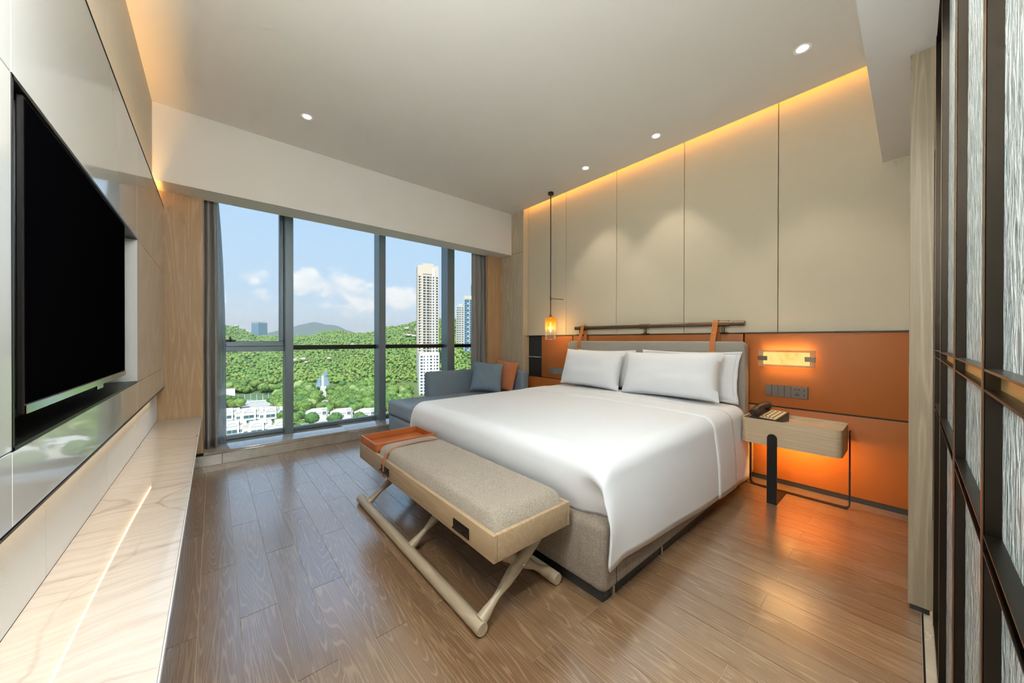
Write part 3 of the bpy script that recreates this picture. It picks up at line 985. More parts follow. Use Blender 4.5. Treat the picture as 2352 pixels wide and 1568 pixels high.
# ---- rail with the hanging straps above the headboard
rail = thing('headboard_rail', 'bronze rail on short posts above the headboard', 'rail', (3.265, 1.75, 1.166))
RX, RZ, RR = 3.262, 1.243, .0195
def cyl_y(y0, y1, r, x=RX, z=RZ, seg=20):
    return tube(new(), [(x, y0, z), (x, y1, z)], r, seg)
obj('pole', cyl_y(.888, 2.625, RR), M['bronze'], rail, 40)
obj('sleeve', cyl_y(1.0, 1.115, RR + .005), M['bronze'], rail, 40)
obj('sleeve', cyl_y(1.70, 1.80, RR + .005), M['bronze'], rail, 40)
obj('sleeve', cyl_y(2.44, 2.56, RR + .005), M['bronze'], rail, 40)
for yy in (1.05, 1.75, 2.565):
    obj('post', tube(new(), [(3.278, yy, 1.172), (3.275, yy, RZ - .01)], .012, 14), M['bronze'], rail, 40)
    bx('foot_plate', M['bronze'], rail, 3.258, 3.318, yy - .03, yy + .03, 1.1665, 1.172, .002, 1)
def hang_strap(y, name_lab):
    st = thing('hanging_strap', name_lab, 'strap', (3.2, y, 1.0))
    R = RR + .009
    front = [(3.169, y, .90), (3.169, y, 1.02), (3.170, y, 1.085), (3.176, y, 1.10)]
    arc = [(RX - R * math.cos(a), y, RZ + R * math.sin(a)) for a in [PI * k / 10 for k in range(11)]]
    back = [(3.291, y, 1.16), (3.291, y, 1.05)]
    obj('band', strap(new(), front + [(RX - R - .012, y, RZ - .05)] + arc + back, (0, 1, 0), .042, .004), M['strap_leather'], st)
    for z_, xx in ((1.165, 3.204),):
        bb = new(); lathe(bb, [(0, .004), (.004, .003), (.005, 0)], (0, 0, 0), 10, mtx=Matrix.Translation((xx, y, z_)) @ Matrix.Rotation(-PI / 2, 4, 'Y'))
        obj('rivet', bb, M['gold'], st)
    bb = new()
    for (a0, a1, c0, c1) in ((y - .029, y + .029, .985, .989), (y - .029, y + .029, 1.003, 1.007), (y - .029, y - .025, .985, 1.007), (y + .025, y + .029, .985, 1.007)):
        box(bb, 3.161, 3.165, a0, a1, c0, c1)
    obj('buckle', bb, M['gold'], st)
    obj('keeper', box(new(), 3.1625, 3.1665, y - .024, y + .024, .968, .980, .001, 1), M['strap_leather'], st)
hang_strap(1.118 - .02, 'tan leather hanging strap on the rail at the nightstand side')
hang_strap(2.50, 'tan leather hanging strap on the rail at the window side')

# ---- bench at the foot of the bed
BN = thing('bench', 'oak bench with a tweed cushion and crossed legs at the foot of the bed', 'bench', (.96, 1.71, 0))
x0, x1, y0, y1, z0, z1 = .751, 1.168, .968, 2.458, .302, .402
b = new()
box(b, x0, x0 + .018, y0, y1, z0, z1, .003, 2)
box(b, x1 - .018, x1, y0, y1, z0, z1, .003, 2)
box(b, x0 + .018, x1 - .018, y0, y0 + .018, z0, z1, .003, 2)
box(b, x0 + .018, x1 - .018, y1 - .018, y1, z0, z1, .003, 2)
box(b, x0 + .018, x1 - .018, y0 + .018, y1 - .018, z0 + .02, z0 + .05)
obj('frame', b, M['bench_wood'], BN)
bx('under_rail', M['leg_wood'], BN, .80, 1.12, y0 + .09, y0 + .125, .286, .302)
bx('under_rail', M['leg_wood'], BN, .80, 1.12, y1 - .125, y1 - .09, .286, .302)
def cush(b, xa, xb, ya, yb, za, zb, r=.05, n=30, k=60):
    def f(i, j):
        u, v = -1 + 2 * i / (n - 1), -1 + 2 * j / (k - 1)
        x = (xa + xb) / 2 + (xb - xa) / 2 * u
        y = (ya + yb) / 2 + (yb - ya) / 2 * v
        dx, dy = (1 - abs(u)) * (xb - xa) / 2, (1 - abs(v)) * (yb - ya) / 2
        e = 1.0
        for d in (dx, dy):
            q = max(0, 1 - d / .055)
            e *= math.sqrt(max(0, 1 - q * q)) if q > 0 else 1
        z = za + (zb - za) * (e ** .7) + .004 * math.cos(u * PI / 2) * math.cos(v * PI / 2)
        return Vector((x, y, z))
    grid(b, f, n, k)
    # straight sides
    box(b, xa + .002, xb - .002, ya + .002, yb - .002, za - .05, za + .001)
    return b
b = new(); cush(b, x0 + .019, x1 - .019, y0 + .019, 2.160, .398, .458)
cu = obj('cushion', b, M['tweed'], BN, 60)
# belt round bench and cushion
yb_ = 2.015
prof = [(x0 - .003, z0 - .003), (x0 - .003, .395), (x0 + .012, .430), (x0 + .045, .452), (x0 + .09, .463), ((x0 + x1) / 2, .468), (x1 - .09, .463), (x1 - .045, .452), (x1 - .012, .430), (x1 + .003, .395), (x1 + .003, z0 - .003), (x0 - .003, z0 - .003)]
obj('belt', strap(new(), [(x, yb_, z) for x, z in prof], (0, 1, 0), .024, .004), M['belt_leather'], BN)
for yy in (1.181, 1.996):
    hp = bx('pull_plate', M['darkbronze'], BN, x0 - .004, x0 - .0003, yy - .058, yy + .058, .322, .366, .001, 1)
    obj('pull_bar', tube(new(), [(x0 - .003, yy + .030, .345), (x0 - .022, yy + .030, .345), (x0 - .022, yy - .030, .345), (x0 - .003, yy - .030, .345)], .0035, 8), M['black'], hp)
BR = .026
for xx in (.752, 1.168):
    obj('foot_bar', tube(new(), [(xx, 1.035, BR + .001), (xx, 1.042, BR + .001), (xx, 2.445, BR + .001), (xx, 2.452, BR + .001)], [BR - .003, BR, BR, BR - .003], 22), M['leg_wood'], BN, 40)
for yy in (1.075, 1.69, 2.33):
    for (xa, xb, dy) in ((.765, 1.105, -.013), (1.155, .815, .013)):
        n = 14
        pts, rr = [], []
        for i in range(n + 1):
            t = i / n
            pts.append((xa + (xb - xa) * t, yy + dy, .042 + (.286 - .042) * t))
            rr.append(.0235 - .0105 * math.sin(PI * min(1, t / .42)) ** 2 * (1 if t < .42 else 0) + (.003 * math.sin(PI * (t - .42) / .58) if t > .42 else 0))
        obj('leg', tube(new(), pts, rr, 16), M['leg_wood'], BN, 50)
    bb = new(); lathe(bb, [(0, .006), (.006, .005), (.008, 0)], (0, 0, 0), 12, mtx=Matrix.Translation((.96, yy - .036, .182)) @ Matrix.Rotation(PI / 2, 4, 'X'))
    obj('bolt', bb, M['chrome'], BN)
# tray
TR = thing('tray', 'tan leather tray standing at the window end of the bench', 'tray', (.96, 2.30, .403))
tx0, tx1, ty0_, ty1_ = .756, 1.166, 2.168, 2.455
t_ = .012
bx('tray_floor', M['tray_leather'], TR, tx0, tx1, ty0_, ty1_, .4032, .409)
for a in ((tx0, tx0 + t_, ty0_, ty1_), (tx1 - t_, tx1, ty0_, ty1_), (tx0 + t_, tx1 - t_, ty0_, ty0_ + t_), (tx0 + t_, tx1 - t_, ty1_ - t_, ty1_)):
    bx('tray_side', M['tray_leather'], TR, *a, .4095, .452, .0015, 1)

# ---- nightstand
NS = thing('nightstand', 'oak drawer box nightstand on black metal straps', 'nightstand', (3.0, .53, 0))
nx0, nx1, ny0, ny1, nz0, nz1 = 2.852, 3.186, .272, .800, .388, .556
b = new(); box(b, nx0, nx1, ny0, ny1, nz0, nz1 - .024, .045, 7, only='z')
obj('body', b, M['stand_wood'], NS, 30)
# raised rim
def rrect(xa, xb, ya, yb, r, n=8):
    P = []
    for (cx_, cy_, a0) in ((xb - r, yb - r, 0), (xa + r, yb - r, PI / 2), (xa + r, ya + r, PI), (xb - r, ya + r, 1.5 * PI)):
        for k in range(n + 1):
            a = a0 + PI / 2 * k / n
            P.append((cx_ + r * math.cos(a), cy_ + r * math.sin(a)))
    return P
def ring_prism(outer, inner, z0, z1):
    b = new()
    n = len(outer)
    R_ = [[b.verts.new((x, y, z)) for x, y in P] for P, z in ((outer, z0), (outer, z1), (inner, z1), (inner, z0))]
    for a in range(4):
        for k in range(n):
            b.faces.new((R_[a][k], R_[a][(k + 1) % n], R_[(a + 1) % 4][(k + 1) % n], R_[(a + 1) % 4][k]))
    return b
obj('rim', ring_prism(rrect(nx0, nx1, ny0, ny1, .045), rrect(nx0 + .010, nx1 - .010, ny0 + .010, ny1 - .010, .037), nz1 - .0238, nz1), M['stand_wood'], NS, 30)
# front strap leg with foot running back along the floor
b = new()
pr = [(.587 + .0275 + .0275 * math.cos(a), .470 - .0275 + .0275 * math.sin(a)) for a in [PI * k / 12 for k in range(13)]] + [(.587, .004), (.642, .004)]
vf = [[b.verts.new((x, y, z)) for y, z in pr] for x in (nx0 - .010, nx0 - .0005)]
b.faces.new(vf[0]); b.faces.new(vf[1][::-1])
for k in range(len(pr)):
    b.faces.new((vf[0][k], vf[0][(k + 1) % len(pr)], vf[1][(k + 1) % len(pr)], vf[1][k]))
box(b, nx0 - .010, 3.13, .587, .642, 0, .006)
obj('front_leg', b, M['black'], NS)
# thin flat loop running under the box from end to end
def loop_pts(xc):
    r = .03
    P = [(xc, ny0 - .010, .515), (xc, ny0 - .010, .004 + r)]
    for k in range(1, 8):
        a = PI / 2 * k / 8
        P.append((xc, ny0 - .010 + r * (1 - math.cos(a)), .004 + r * (1 - math.sin(a))))
    P += [(xc, ny0 - .010 + r, .004), (xc, ny1 + .010 - r, .004)]
    for k in range(1, 8):
        a = PI / 2 * k / 8
        P.append((xc, ny1 + .010 - r * (1 - math.sin(a)), .004 + r * (1 - math.cos(a))))
    P += [(xc, ny1 + .010, .004 + r), (xc, ny1 + .010, .515)]
    return P
obj('loop_leg', strap(new(), loop_pts(3.135), (1, 0, 0), .030, .007), M['black'], NS, 30)
bx('screw', M['gold'], NS, 3.128, 3.142, ny0 - .016, ny0 - .0138, .494, .504)
nl = thing('night_light', 'small warm light fixed under the oak nightstand', 'light', (3.06, .55, .38))
bx('housing', M['black_matte'], nl, 3.03, 3.085, .50, .60, .372, .387, .004, 1)
bx('lens', emit('night_lens', WARM, 5), nl, 3.035, 3.08, .51, .59, .370, .372)
strip_light('night_glow', (3.09, .54, .365), 3.4, (1.0, .52, .14), nl, (.75, 0, -.65), (0, 1, 0), .36, .05)

# ---- telephone
PH = thing('telephone', 'black desk telephone with a beige keypad on the nightstand', 'telephone', (2.99, .665, .5325))
pc, pyaw = Vector((3.005, .665, .5325)), math.radians(-14)
PM = Matrix.Translation(pc) @ Matrix.Rotation(pyaw, 4, 'Z')
def wedge(b, xa, xb, ya, yb, za, zb, h0=0.0):
    vs = [b.verts.new(PM @ Vector(p)) for p in ((xa, ya, h0), (xb, ya, h0), (xb, yb, h0), (xa, yb, h0), (xa, ya, za), (xb, ya, zb), (xb, yb, zb), (xa, yb, za))]
    for q in ((0, 1, 2, 3), (4, 5, 6, 7), (0, 1, 5, 4), (1, 2, 6, 5), (2, 3, 7, 6), (3, 0, 4, 7)):
        b.faces.new([vs[k] for k in q])
    return b
# local axes: x towards the wall, y towards the bed
b = wedge(new(), -.085, .095, -.080, .085, .022, .062)
bmesh.ops.recalc_face_normals(b, faces=b.faces)
bmesh.ops.bevel(b, geom=b.edges[:], offset=.005, segments=2, profile=.5, affect='EDGES')
obj('body', b, M['phone'], PH)
def slope(x):
    return .022 + (x + .085) / .18 * .040
b = new()
wedge(b, -.074, .085, -.072, .026, slope(-.074) + .0022, slope(.085) + .0022, .018)
obj('keypad', b, M['phone_face'], PH)
for r_i in range(6):
    for c_i in range(3 if r_i else 4):
        xk = -.060 + .024 * r_i
        yk = -.055 + (.028 if r_i else .0205) * c_i
        b = new()
        wedge(b, xk, xk + .009, yk, yk + .011, slope(xk) + .0045, slope(xk + .009) + .0045, .02)
        obj('key', b, M['phone'], PH)
pts = []
for i in range(17):
    t = i / 16
    pts.append(PM @ Vector((-.098 + .195 * t, .056, .052 + .035 * t + .020 * math.sin(PI * t))))
obj('handset', tube(new(), pts, [.026 - .007 * math.sin(PI * i / 16) + (.003 if i in (1, 2, 14, 15) else 0) for i in range(17)], 14), M['phone'], PH, 60)
b = new()
N = 260
ctr = [Vector((2.915, .70, .556)), Vector((2.885, .665, .541)), Vector((2.880, .630, .540)), Vector((2.890, .615, .540)), Vector((2.888, .66, .540)), Vector((2.895, .71, .540)), Vector((2.935, .765, .540)), Vector((2.985, .775, .545))]
def bez(t):
    n = len(ctr) - 1
    s = t * n
    i = min(int(s), n - 1)
    f = s - i
    p0, p1, p2, p3 = ctr[max(i - 1, 0)], ctr[i], ctr[i + 1], ctr[min(i + 2, n)]
    return .5 * ((2 * p1) + (p2 - p0) * f + (2 * p0 - 5 * p1 + 4 * p2 - p3) * f * f + (3 * p1 - p0 - 3 * p2 + p3) * f ** 3)
pts = []
for i in range(N):
    t = i / (N - 1)
    p = bez(t)
    tg = (bez(min(1, t + .01)) - bez(max(0, t - .01))).normalized()
    s_ = tg.cross(Vector((0, 0, 1))).normalized()
    a = i * 2 * PI / 6
    pts.append(p + s_ * math.cos(a) * .0045 + Vector((0, 0, 1)) * math.sin(a) * .0045)
obj('coiled_cord', tube(b, pts, .0018, 5), M['phone'], PH, 60)

# ---- wall sconce
SC = thing('wall_sconce', 'glowing rectangular alabaster sconce with bronze clips on the leather wall', 'sconce', (3.28, .62, .90))
bx('back_plate', M['bronze'], SC, 3.268, 3.3045, .50, .74, .935, .995)
ala = bpy.data.materials.new('alabaster'); ala.use_nodes = True
nt = ala.node_tree; nt.nodes.clear()
n = nd(nt, 'ShaderNodeTexNoise', Vector=coords(nt), Scale=7.0, Detail=5.0, Distortion=1.2).outputs[0]
c = ramp(nt, n, [(.30, (.75, .38, .07)), (.42, (1.0, .66, .20)), (.7, (1.0, .74, .28))])
e = nd(nt, 'ShaderNodeEmission', Color=c, Strength=.9)
nd(nt, 'ShaderNodeOutputMaterial', Surface=e.outputs[0])
bx('diffuser', ala, SC, 3.246, 3.262, .482, .758, .918, 1.012, .002, 1)
fr, ntf, bf = base('frosted_rim', (.75, .55, .25), .35)
bf.inputs['Transmission Weight'].default_value = .55
n = nd(ntf, 'ShaderNodeTexVoronoi', Vector=coords(ntf), Scale=300.0).outputs[0]
bump(ntf, bf, n, .5, .002)
for a in ((.452, .480, .902, 1.028), (.760, .790, .902, 1.028), (.480, .760, .902, .916), (.480, .760, 1.014, 1.028)):
    bx('glass_rim', fr, SC, 3.244, 3.260, *a)
for a in ((.446, .508), (.732, .796)):
    bx('clip', M['bronze'], SC, 3.238, 3.2435, a[0], a[1], .948, .982, .001, 1)
strip_light('sconce_glow', (3.264, .62, .965), 1.5, (1.0, .62, .22), SC, (1, 0, 0), (0, 1, 0), .27, .1)
for zz, dz, en, dx in ((1.034, 1, .22, .35), (.896, -1, .3, -.35)):
    strip_light('sconce_wash', (3.262, .62, zz), en, (1.0, .66, .28), SC, (dx, 0, dz), (0, 1, 0), .30, .02)

# ---- switches
def switch_plate(name_lab, ya, yb, za, zb, mat, socket_right):
    sp = thing('switch_panel', name_lab, 'switch', (3.3, (ya + yb) / 2, za))
    bx('plate', M['switch_dark'], sp, 3.2985, 3.3045, ya, yb, za, zb)
    h = zb - za
    w = yb - ya
    soc = h * 1.12
    # screen left is larger y
    if socket_right:
        s0, s1 = ya, ya + soc
        r0, r1 = ya + soc, yb
    else:
        s0, s1 = yb - soc, yb
        r0, r1 = ya, yb - soc
    so_ = bx('socket', mat, sp, 3.292, 3.2985, s0 + .0008, s1 - .0008, za, zb, .001, 1)
    for k, (fy, fz) in enumerate(((.28, .75), (.48, .75), (.28, .3), (.48, .3), (.78, .72), (.78, .3), (.38, .42), (.38, .24))):
        yy, zz = s1 - fy * soc, za + fz * h
        bx('pin_slot', M['switch_dark'], so_, 3.2912, 3.2921, yy - .0035, yy + .0035, zz - .005, zz + .005)
    n = 4
    for k in range(n):
        a = r0 + (r1 - r0) * k / n
        bx('rocker', mat, sp, 3.292, 3.2985, a + .0008, a + (r1 - r0) / n - .0008, za, zb, .001, 1)
switch_plate('brown four rocker switch and socket panel above the telephone', .497, .752, .669, .757, M['switch'], True)
switch_plate('grey switch and socket panel beside the black niche', 2.816, 3.084, .672, .750, M['switch_grey'], False)

# ---- pendant lamp
PX, PY = 3.106, 2.880
PD = thing('pendant_lamp', 'amber glass cylinder pendant lamp on a thin dark rod', 'lamp', (PX, PY, 1.108))
b = new(); lathe(b, [(0, 0), (.034, 0), (.034, .028), (0, .028)], (PX, PY, 2.871), 24)
obj('canopy', b, M['darkbronze'], PD)
obj('rod', tube(new(), [(PX, PY, 1.41), (PX, PY, 2.872)], .0055, 10), M['darkbronze'], PD, 50)
obj('rod_joint', tube(new(), [(PX, PY, 1.585), (PX, PY, 1.630)], .0075, 10), M['darkbronze'], PD, 50)
obj('side_arm', tube(new(), [(PX, PY, 1.610), (PX + .12, PY - .085, 1.600), (PX + .128, PY - .091, 1.599)], [.0035, .0035, .006], 8), M['darkbronze'], PD, 50)
b = new(); lathe(b, [(0, .040), (.008, .038), (.012, .022), (.022, .006), (.026, 0), (0, 0)], (PX, PY, 1.382), 20)
obj('cap', b, M['bronze'], PD)
b = new()
lathe(b, [(.022, .276), (.045, .274), (.060, .262), (.0665, .245), (.0665, .02), (.064, .004), (.058, 0), (0, 0)], (PX, PY, 1.108), 40)
obj('glass_shade', b, M['amber'], PD, 60)
b = new()
lathe(b, [(0, .004), (.050, .006), (.054, .016), (.054, .034), (.048, .036)], (PX, PY, 1.112), 32)
obj('glass_base', b, M['clear'], PD, 60)
b = new()
for k in range(3):
    lathe(b, [(0, -.017), (.0055, -.010), (.0055, .010), (0, .017)], (PX, PY, 1.30 - .042 * k), 10)
obj('filament', b, emit('filament', (1.0, .62, .15), 22), PD, 60)
light('pendant_glow', 'POINT', (PX, PY, 1.25), 2.2, (1.0, .64, .26), PD, shadow_soft_size=.03)

# ---- downlights
def downlight(x, y, z, lab, e, cone=86, blend=.55, tilt=(0, 0, -1), col=SOFT):
    d = thing('downlight', lab, 'downlight', (x, y, z), 'ceiling downlights')
    b = new(); lathe(b, [(.030, .0), (.044, -.003), (.046, 0), (.044, .0), (.030, .02)], (x, y, z - .0005), 32)
    obj('trim_ring', b, M['lamp_white'], d, 50)
    b = new(); lathe(b, [(0, -.0008), (.030, -.0008), (.030, 0)], (x, y, z - .0004), 28)
    obj('lens', b, emit('downlight_lens', (1, .93, .80), 9), d)
    light('beam', 'SPOT', (x, y, z - .006), e, col, d, tilt, spot_size=math.radians(cone), spot_blend=blend, shadow_soft_size=.03)
downlight(2.947, 1.478, ZC, 'round downlight second along the row beside the head wall', 25, 74, .45)
downlight(2.941, 2.235, ZC, 'round downlight in the row beside the head wall, nearest the pendant', 25, 74, .45)
downlight(2.749, .448, ZC, 'round downlight over the nightstand, nearest the glass screen', 25, 74, .45)
downlight(.569, 3.194, ZC, 'lone round downlight near the window bulkhead', 70, 70, .8, col=NEUT)
downlight(1.25, .06, 2.27, 'added unseen fill downlight in the lowered entrance ceiling, the one nearer the bed', 50, 150, .9, col=NEUT)  # added out of view to brighten the side of the bed
downlight(.72, .06, 2.27, 'added unseen fill downlight in the lowered entrance ceiling, the one nearer the television', 36, 150, .9, col=NEUT)  # second added fill light, unseen overhead
# added fill globe, out of view above the frame, brightens the whole room
GL = thing('added_fill_globe', 'added unseen fill light, a glowing white globe near the entrance by the television wall', 'lamp', (0, .55, 1.70))
b = new(); lathe(b, [(0, 0), (.05, 0), (.05, .02), (0, .02)], (0, .55, 2.879), 20)
obj('canopy', b, M['lamp_white'], GL)
obj('rod', tube(new(), [(0, .55, 2.09), (0, .55, 2.88)], .006, 8), M['bronze'], GL, 50)
b = new(); lathe(b, [(.2 * math.sin(PI * k / 16), -.2 * math.cos(PI * k / 16)) for k in range(17)], (0, .55, 1.90), 28)
g_ = obj('globe', b, emit('fill_globe_emission', (.95, 1, .99), 45), GL, 80)
# cove light in the slot along the head wall
CV = thing('cove_light', 'warm light strip hidden in the ceiling slot along the head wall', 'light strip', (3.25, 1.8, 2.98))
bx('led_tape', emit('led_tape_cove', WARM, 9), CV, 3.246, 3.25, .14, 3.50, 2.985, 2.995)
strip_light('cove_glow', (3.256, 1.82, 2.985), 3.5, (1.0, .40, .05), CV, (.5, 0, -1), (0, 1, 0), 3.36, .02)

# ---- chaise sofa under the window
SF = thing('chaise_sofa', 'blue grey upholstered chaise sofa below the window', 'sofa', (2.35, 3.6, 0))
bx('foot', M['black_matte'], SF, 1.56, 1.62, 3.36, 3.42, 0, .076)
bx('foot', M['black_matte'], SF, 1.56, 1.62, 3.78, 3.84, 0, .076)
bx('foot', M['black_matte'], SF, 3.08, 3.14, 3.40, 3.46, 0, .076)
bx('foot', M['black_matte'], SF, 3.08, 3.14, 3.78, 3.84, 0, .076)
obj('base', box(new(), 1.492, 3.05, 3.315, 3.868, .076, .262, .028, 4), M['sofa'], SF, 50)
b = new(); box(b, 1.482, 3.045, 3.300, 3.875, .264, .422, .034, 5)
obj('seat_cushion', b, M['sofa'], SF, 50)
obj('backrest', box(new(), 1.985, 3.19, 3.877, 3.996, .264, .705, .034, 5), M['sofa'], SF, 50)
obj('arm', box(new(), 3.06, 3.195, 3.345, 3.872, .076, .700, .034, 5), M['sofa'], SF, 50)
pb = place(pillow_bm(.40, .40, .13, seed=11, n=26), Vector((2.68, 3.60, .628)), .42, math.radians(-128 + 180), math.radians(6))
tag(obj('cushion', pb, M['cushion_blue'], smooth=70), 'square slate blue cushion leaning in the sofa corner', 'cushion')
pb = place(pillow_bm(.40, .40, .12, seed=14, n=26), Vector((2.945, 3.575, .630)), .28, math.radians(10), math.radians(4))
tag(obj('cushion', pb, M['cushion_orange'], smooth=70), 'square coral orange cushion behind the blue one on the sofa', 'cushion')

# ================================================================== THE VIEW OUTSIDE
GZ = -62.0
def gpt(u, D, z=GZ):
    """ground point at forward depth D in the direction the column u looks"""
    p = Vector((FW.x, FW.y, 0)) * D + Vector((RT.x, RT.y, 0)) * (D * (u - CX) / FPX)
    return Vector((p.x, p.y, z))
def interp(tab, x):
    if x <= tab[0][0]: return tab[0][1]
    for (a, va), (b_, vb) in zip(tab[:-1], tab[1:]):
        if x <= b_:
            t = (x - a) / (b_ - a)
            return va + (vb - va) * t
    return tab[-1][1]
SKYL = [(150, 744), (480, 737), (510, 741), (535, 747), (560, 755), (590, 768), (690, 770), (722, 766), (742, 757), (775, 756), (800, 760), (840, 762), (862, 756), (890, 748), (930, 742), (960, 734), (1010, 727), (1100, 730), (1300, 720), (1500, 735)]
DB, DRG = 372.0, 900.0
def hz(u, D):
    """terrain height"""
    top = 1.1 + (781 - interp(SKYL, u)) / 793.0 * DRG - 7.0
    t = (D - DB) / (DRG - DB)
    if t <= 0: return GZ
    n = 5.0 * noise.noise(Vector((u * .012, D * .008, 1.0)))
    if t <= 1:
        s = t ** 1.12
        return GZ + (top - GZ) * s + n * math.sin(PI * min(1, t))
    return top - (t - 1) * 90
def hillpix(u, v):
    for D in range(int(DB), int(DRG)):
        p = gpt(u, D, hz(u, D))
        q = p - Vector((0, 0, CAMH))
        if CY - FPX * q.dot(UP) / q.dot(FW) <= v:
            return p, D
    return gpt(u, DRG, hz(u, DRG)), DRG

def leafmat(name, c1, c2, c3, scale=.5):
    m, nt, b = base(name, c1, .7, spec=.25)
    g = nd(nt, 'ShaderNodeNewGeometry').outputs['Position']
    n = nd(nt, 'ShaderNodeTexNoise', Vector=g, Scale=scale, Detail=4.0, Roughness=.65).outputs[0]
    big = nd(nt, 'ShaderNodeTexNoise', Vector=g, Scale=.035, Detail=2.0).outputs[0]
    ri = nd(nt, 'ShaderNodeNewGeometry').outputs['Random Per Island']
    oi = nd(nt, 'ShaderNodeObjectInfo').outputs['Random']
    f = mth(nt, 'ADD', mth(nt, 'MULTIPLY', n, .5), mth(nt, 'ADD', mth(nt, 'MULTIPLY', ri, .35), mth(nt, 'MULTIPLY', oi, .15)))
    c = mixc(nt, f, c1, c2)
    c = mixc(nt, nd(nt, 'ShaderNodeMapRange', Value=big, From_Min=.4, From_Max=.65).outputs[0], c, mixc(nt, f, c1, c3))
    nt.links.new(c, b.inputs['Base Color'])
    b.inputs['Subsurface Weight'].default_value = 0
    return m
M['leaf'] = leafmat('hillside_foliage', (.055, .150, .050), (.34, .52, .13), (.46, .56, .15))
M['leaf_dark'] = leafmat('dark_tree_foliage', (.055, .135, .050), (.16, .30, .085), (.24, .36, .09), .8)
M['leaf_light'] = leafmat('pale_tree_foliage', (.20, .32, .10), (.52, .62, .26), (.60, .62, .26), .8)
M['leaf_mid'] = leafmat('street_tree_foliage', (.06, .16, .045), (.32, .48, .12), (.42, .52, .14), .8)
M['bark'] = painted('bark', (.16, .11, .075), .9)
M['earth'] = stone_mat('hill_earth', (.10, .16, .05), (.20, .26, .09), .9)
M['rock'] = stone_mat('pale_granite', (.52, .44, .36), (.70, .62, .52), .85)
M['town'] = stone_mat('paved_ground', (.52, .50, .46), (.66, .63, .58), .85)
M['white_wall'] = painted('white_render', (.80, .79, .76), .7)
M['cream_wall'] = painted('cream_render', (.72, .62, .52), .7)
M['grey_wall'] = painted('pale_concrete', (.62, .62, .60), .7)  # one even pale grey for parapets, posts and plain towers
M['pane_dark'] = base('facade_glass', (.05, .08, .10), .12, spec=.6)[0]
M['pane_teal'] = base('villa_glass', (.06, .15, .15), .15, spec=.6)[0]
M['glass_tower'] = base('blue_curtain_wall', (.16, .30, .42), .2, spec=.6)[0]
M['roof_terrace'] = stone_mat('terrace_tiles', (.48, .40, .31), (.60, .52, .42), .85)
M['teal_fence'] = painted('teal_mesh', (.10, .34, .33), .6)
for k in ('pane_dark', 'pane_teal', 'glass_tower'):
    nt_ = M[k].node_tree
    n_ = nd(nt_, 'ShaderNodeTexNoise', Vector=coords(nt_), Scale=.4).outputs[0]
    nt_.links.new(nd(nt_, 'ShaderNodeMapRange', Value=n_, To_Min=.08, To_Max=.25).outputs[0], nt_.nodes['Principled BSDF'].inputs['Roughness'])

# ---- ground and hill
us = [150 + 1350 * i / 90 for i in range(91)]
Ds = [60 + 312 * (j / 6) for j in range(7)] + [DB + (1250 - DB) * j / 44 for j in range(1, 45)]
b = new()
grid(b, lambda i, j: gpt(us[i], Ds[j], hz(us[i], Ds[j])), len(us), len(Ds))
hill = struct('hill', b, M['earth'], 'wooded green hill rising behind the town', 60)
b = new()
grid(b, lambda i, j: gpt([440, 620, 900, 1120][i], [120, 250, 362][j], GZ + .25), 4, 3)
struct('ground_town', b, M['town'], 'paved ground between the villas')
b = new()
box(b, -6000, 9000, 200, 9000, -140, -75)
struct('ground_far', b, M['earth'])
MT = [(300, 775), (560, 772), (610, 766), (640, 758), (668, 752), (690, 745), (705, 741), (718, 738), (733, 740), (750, 744), (768, 745), (782, 750), (796, 757), (815, 764), (850, 770), (1200, 774), (1500, 770)]
b = new()
def fm(i, j):
    u = 250 + 1200 * i / 150
    D = 4300 + 260 * j
    top = 1.1 + (781 - interp(MT, u)) / 793.0 * 4900 + 10 * noise.noise(Vector((u * .05, j * .7, 0)))
    s = [0, .45, .8, 1, .7][j]
    return gpt(u, D, -80 + (top + 80) * s + 14 * noise.noise(Vector((u * .08, j * 1.3, 3))) * (1 if j < 3 else .3))
grid(b, fm, 151, 5)
struct('mountain', b, stone_mat('far_mountain', (.07, .12, .07), (.12, .17, .09), .9), 'distant blue mountain ridge', 80)

# ---- trees
def ico(sub):
    b = bmesh.new()
    bmesh.ops.create_icosphere(b, subdivisions=sub, radius=1)
    V = np.array([v.co[:] for v in b.verts])
    Fc = np.array([[v.index for v in f.verts] for f in b.faces])
    b.free()
    return V, Fc
def crown_arrays(rng, lobes, sub, clumps, flat=.8):
    """a lumpy crown: lobes of displaced spheres and small tilted leaf sprays"""
    V0, F0 = ico(sub)
    Vs, Fs = [], []
    off = 0
    cs = []
    for k in range(lobes):
        a = rng.uniform(0, 2 * PI)
        rr = rng.uniform(.0, .5) if k else 0
        c = np.array([rr * math.cos(a), rr * math.sin(a), rng.uniform(-.2, .38) * flat])
        r = rng.uniform(.40, .62) if k else .68
        cs.append((c, r))
        jit = 1 + .16 * np.array([noise.noise(Vector((v[0] * 2.2 + k * 7, v[1] * 2.2, v[2] * 2.2))) for v in V0])
        Vs.append(V0 * jit[:, None] * r * np.array([1, 1, flat]) + c)
        Fs.append(F0 + off)
        off += len(V0)
    for k in range(clumps):
        c, r = cs[rng.integers(len(cs))]
        d = rng.normal(size=3)
        d[2] = abs(d[2]) * .8 - .15
        d /= np.linalg.norm(d)
        p = c + d * r * rng.uniform(.94, 1.12) * np.array([1, 1, flat])
        t = np.cross(d, rng.normal(size=3))
        t /= np.linalg.norm(t)
        s = np.cross(d, t) + d * rng.uniform(-.5, .5)
        w = rng.uniform(.07, .15)
        Vs.append(np.array([p - t * w, p + s * w, p + t * w + d * .03]))
        Fs.append(np.array([[0, 1, 2]]) + off)
        off += 3
    return np.concatenate(Vs), np.concatenate(Fs)
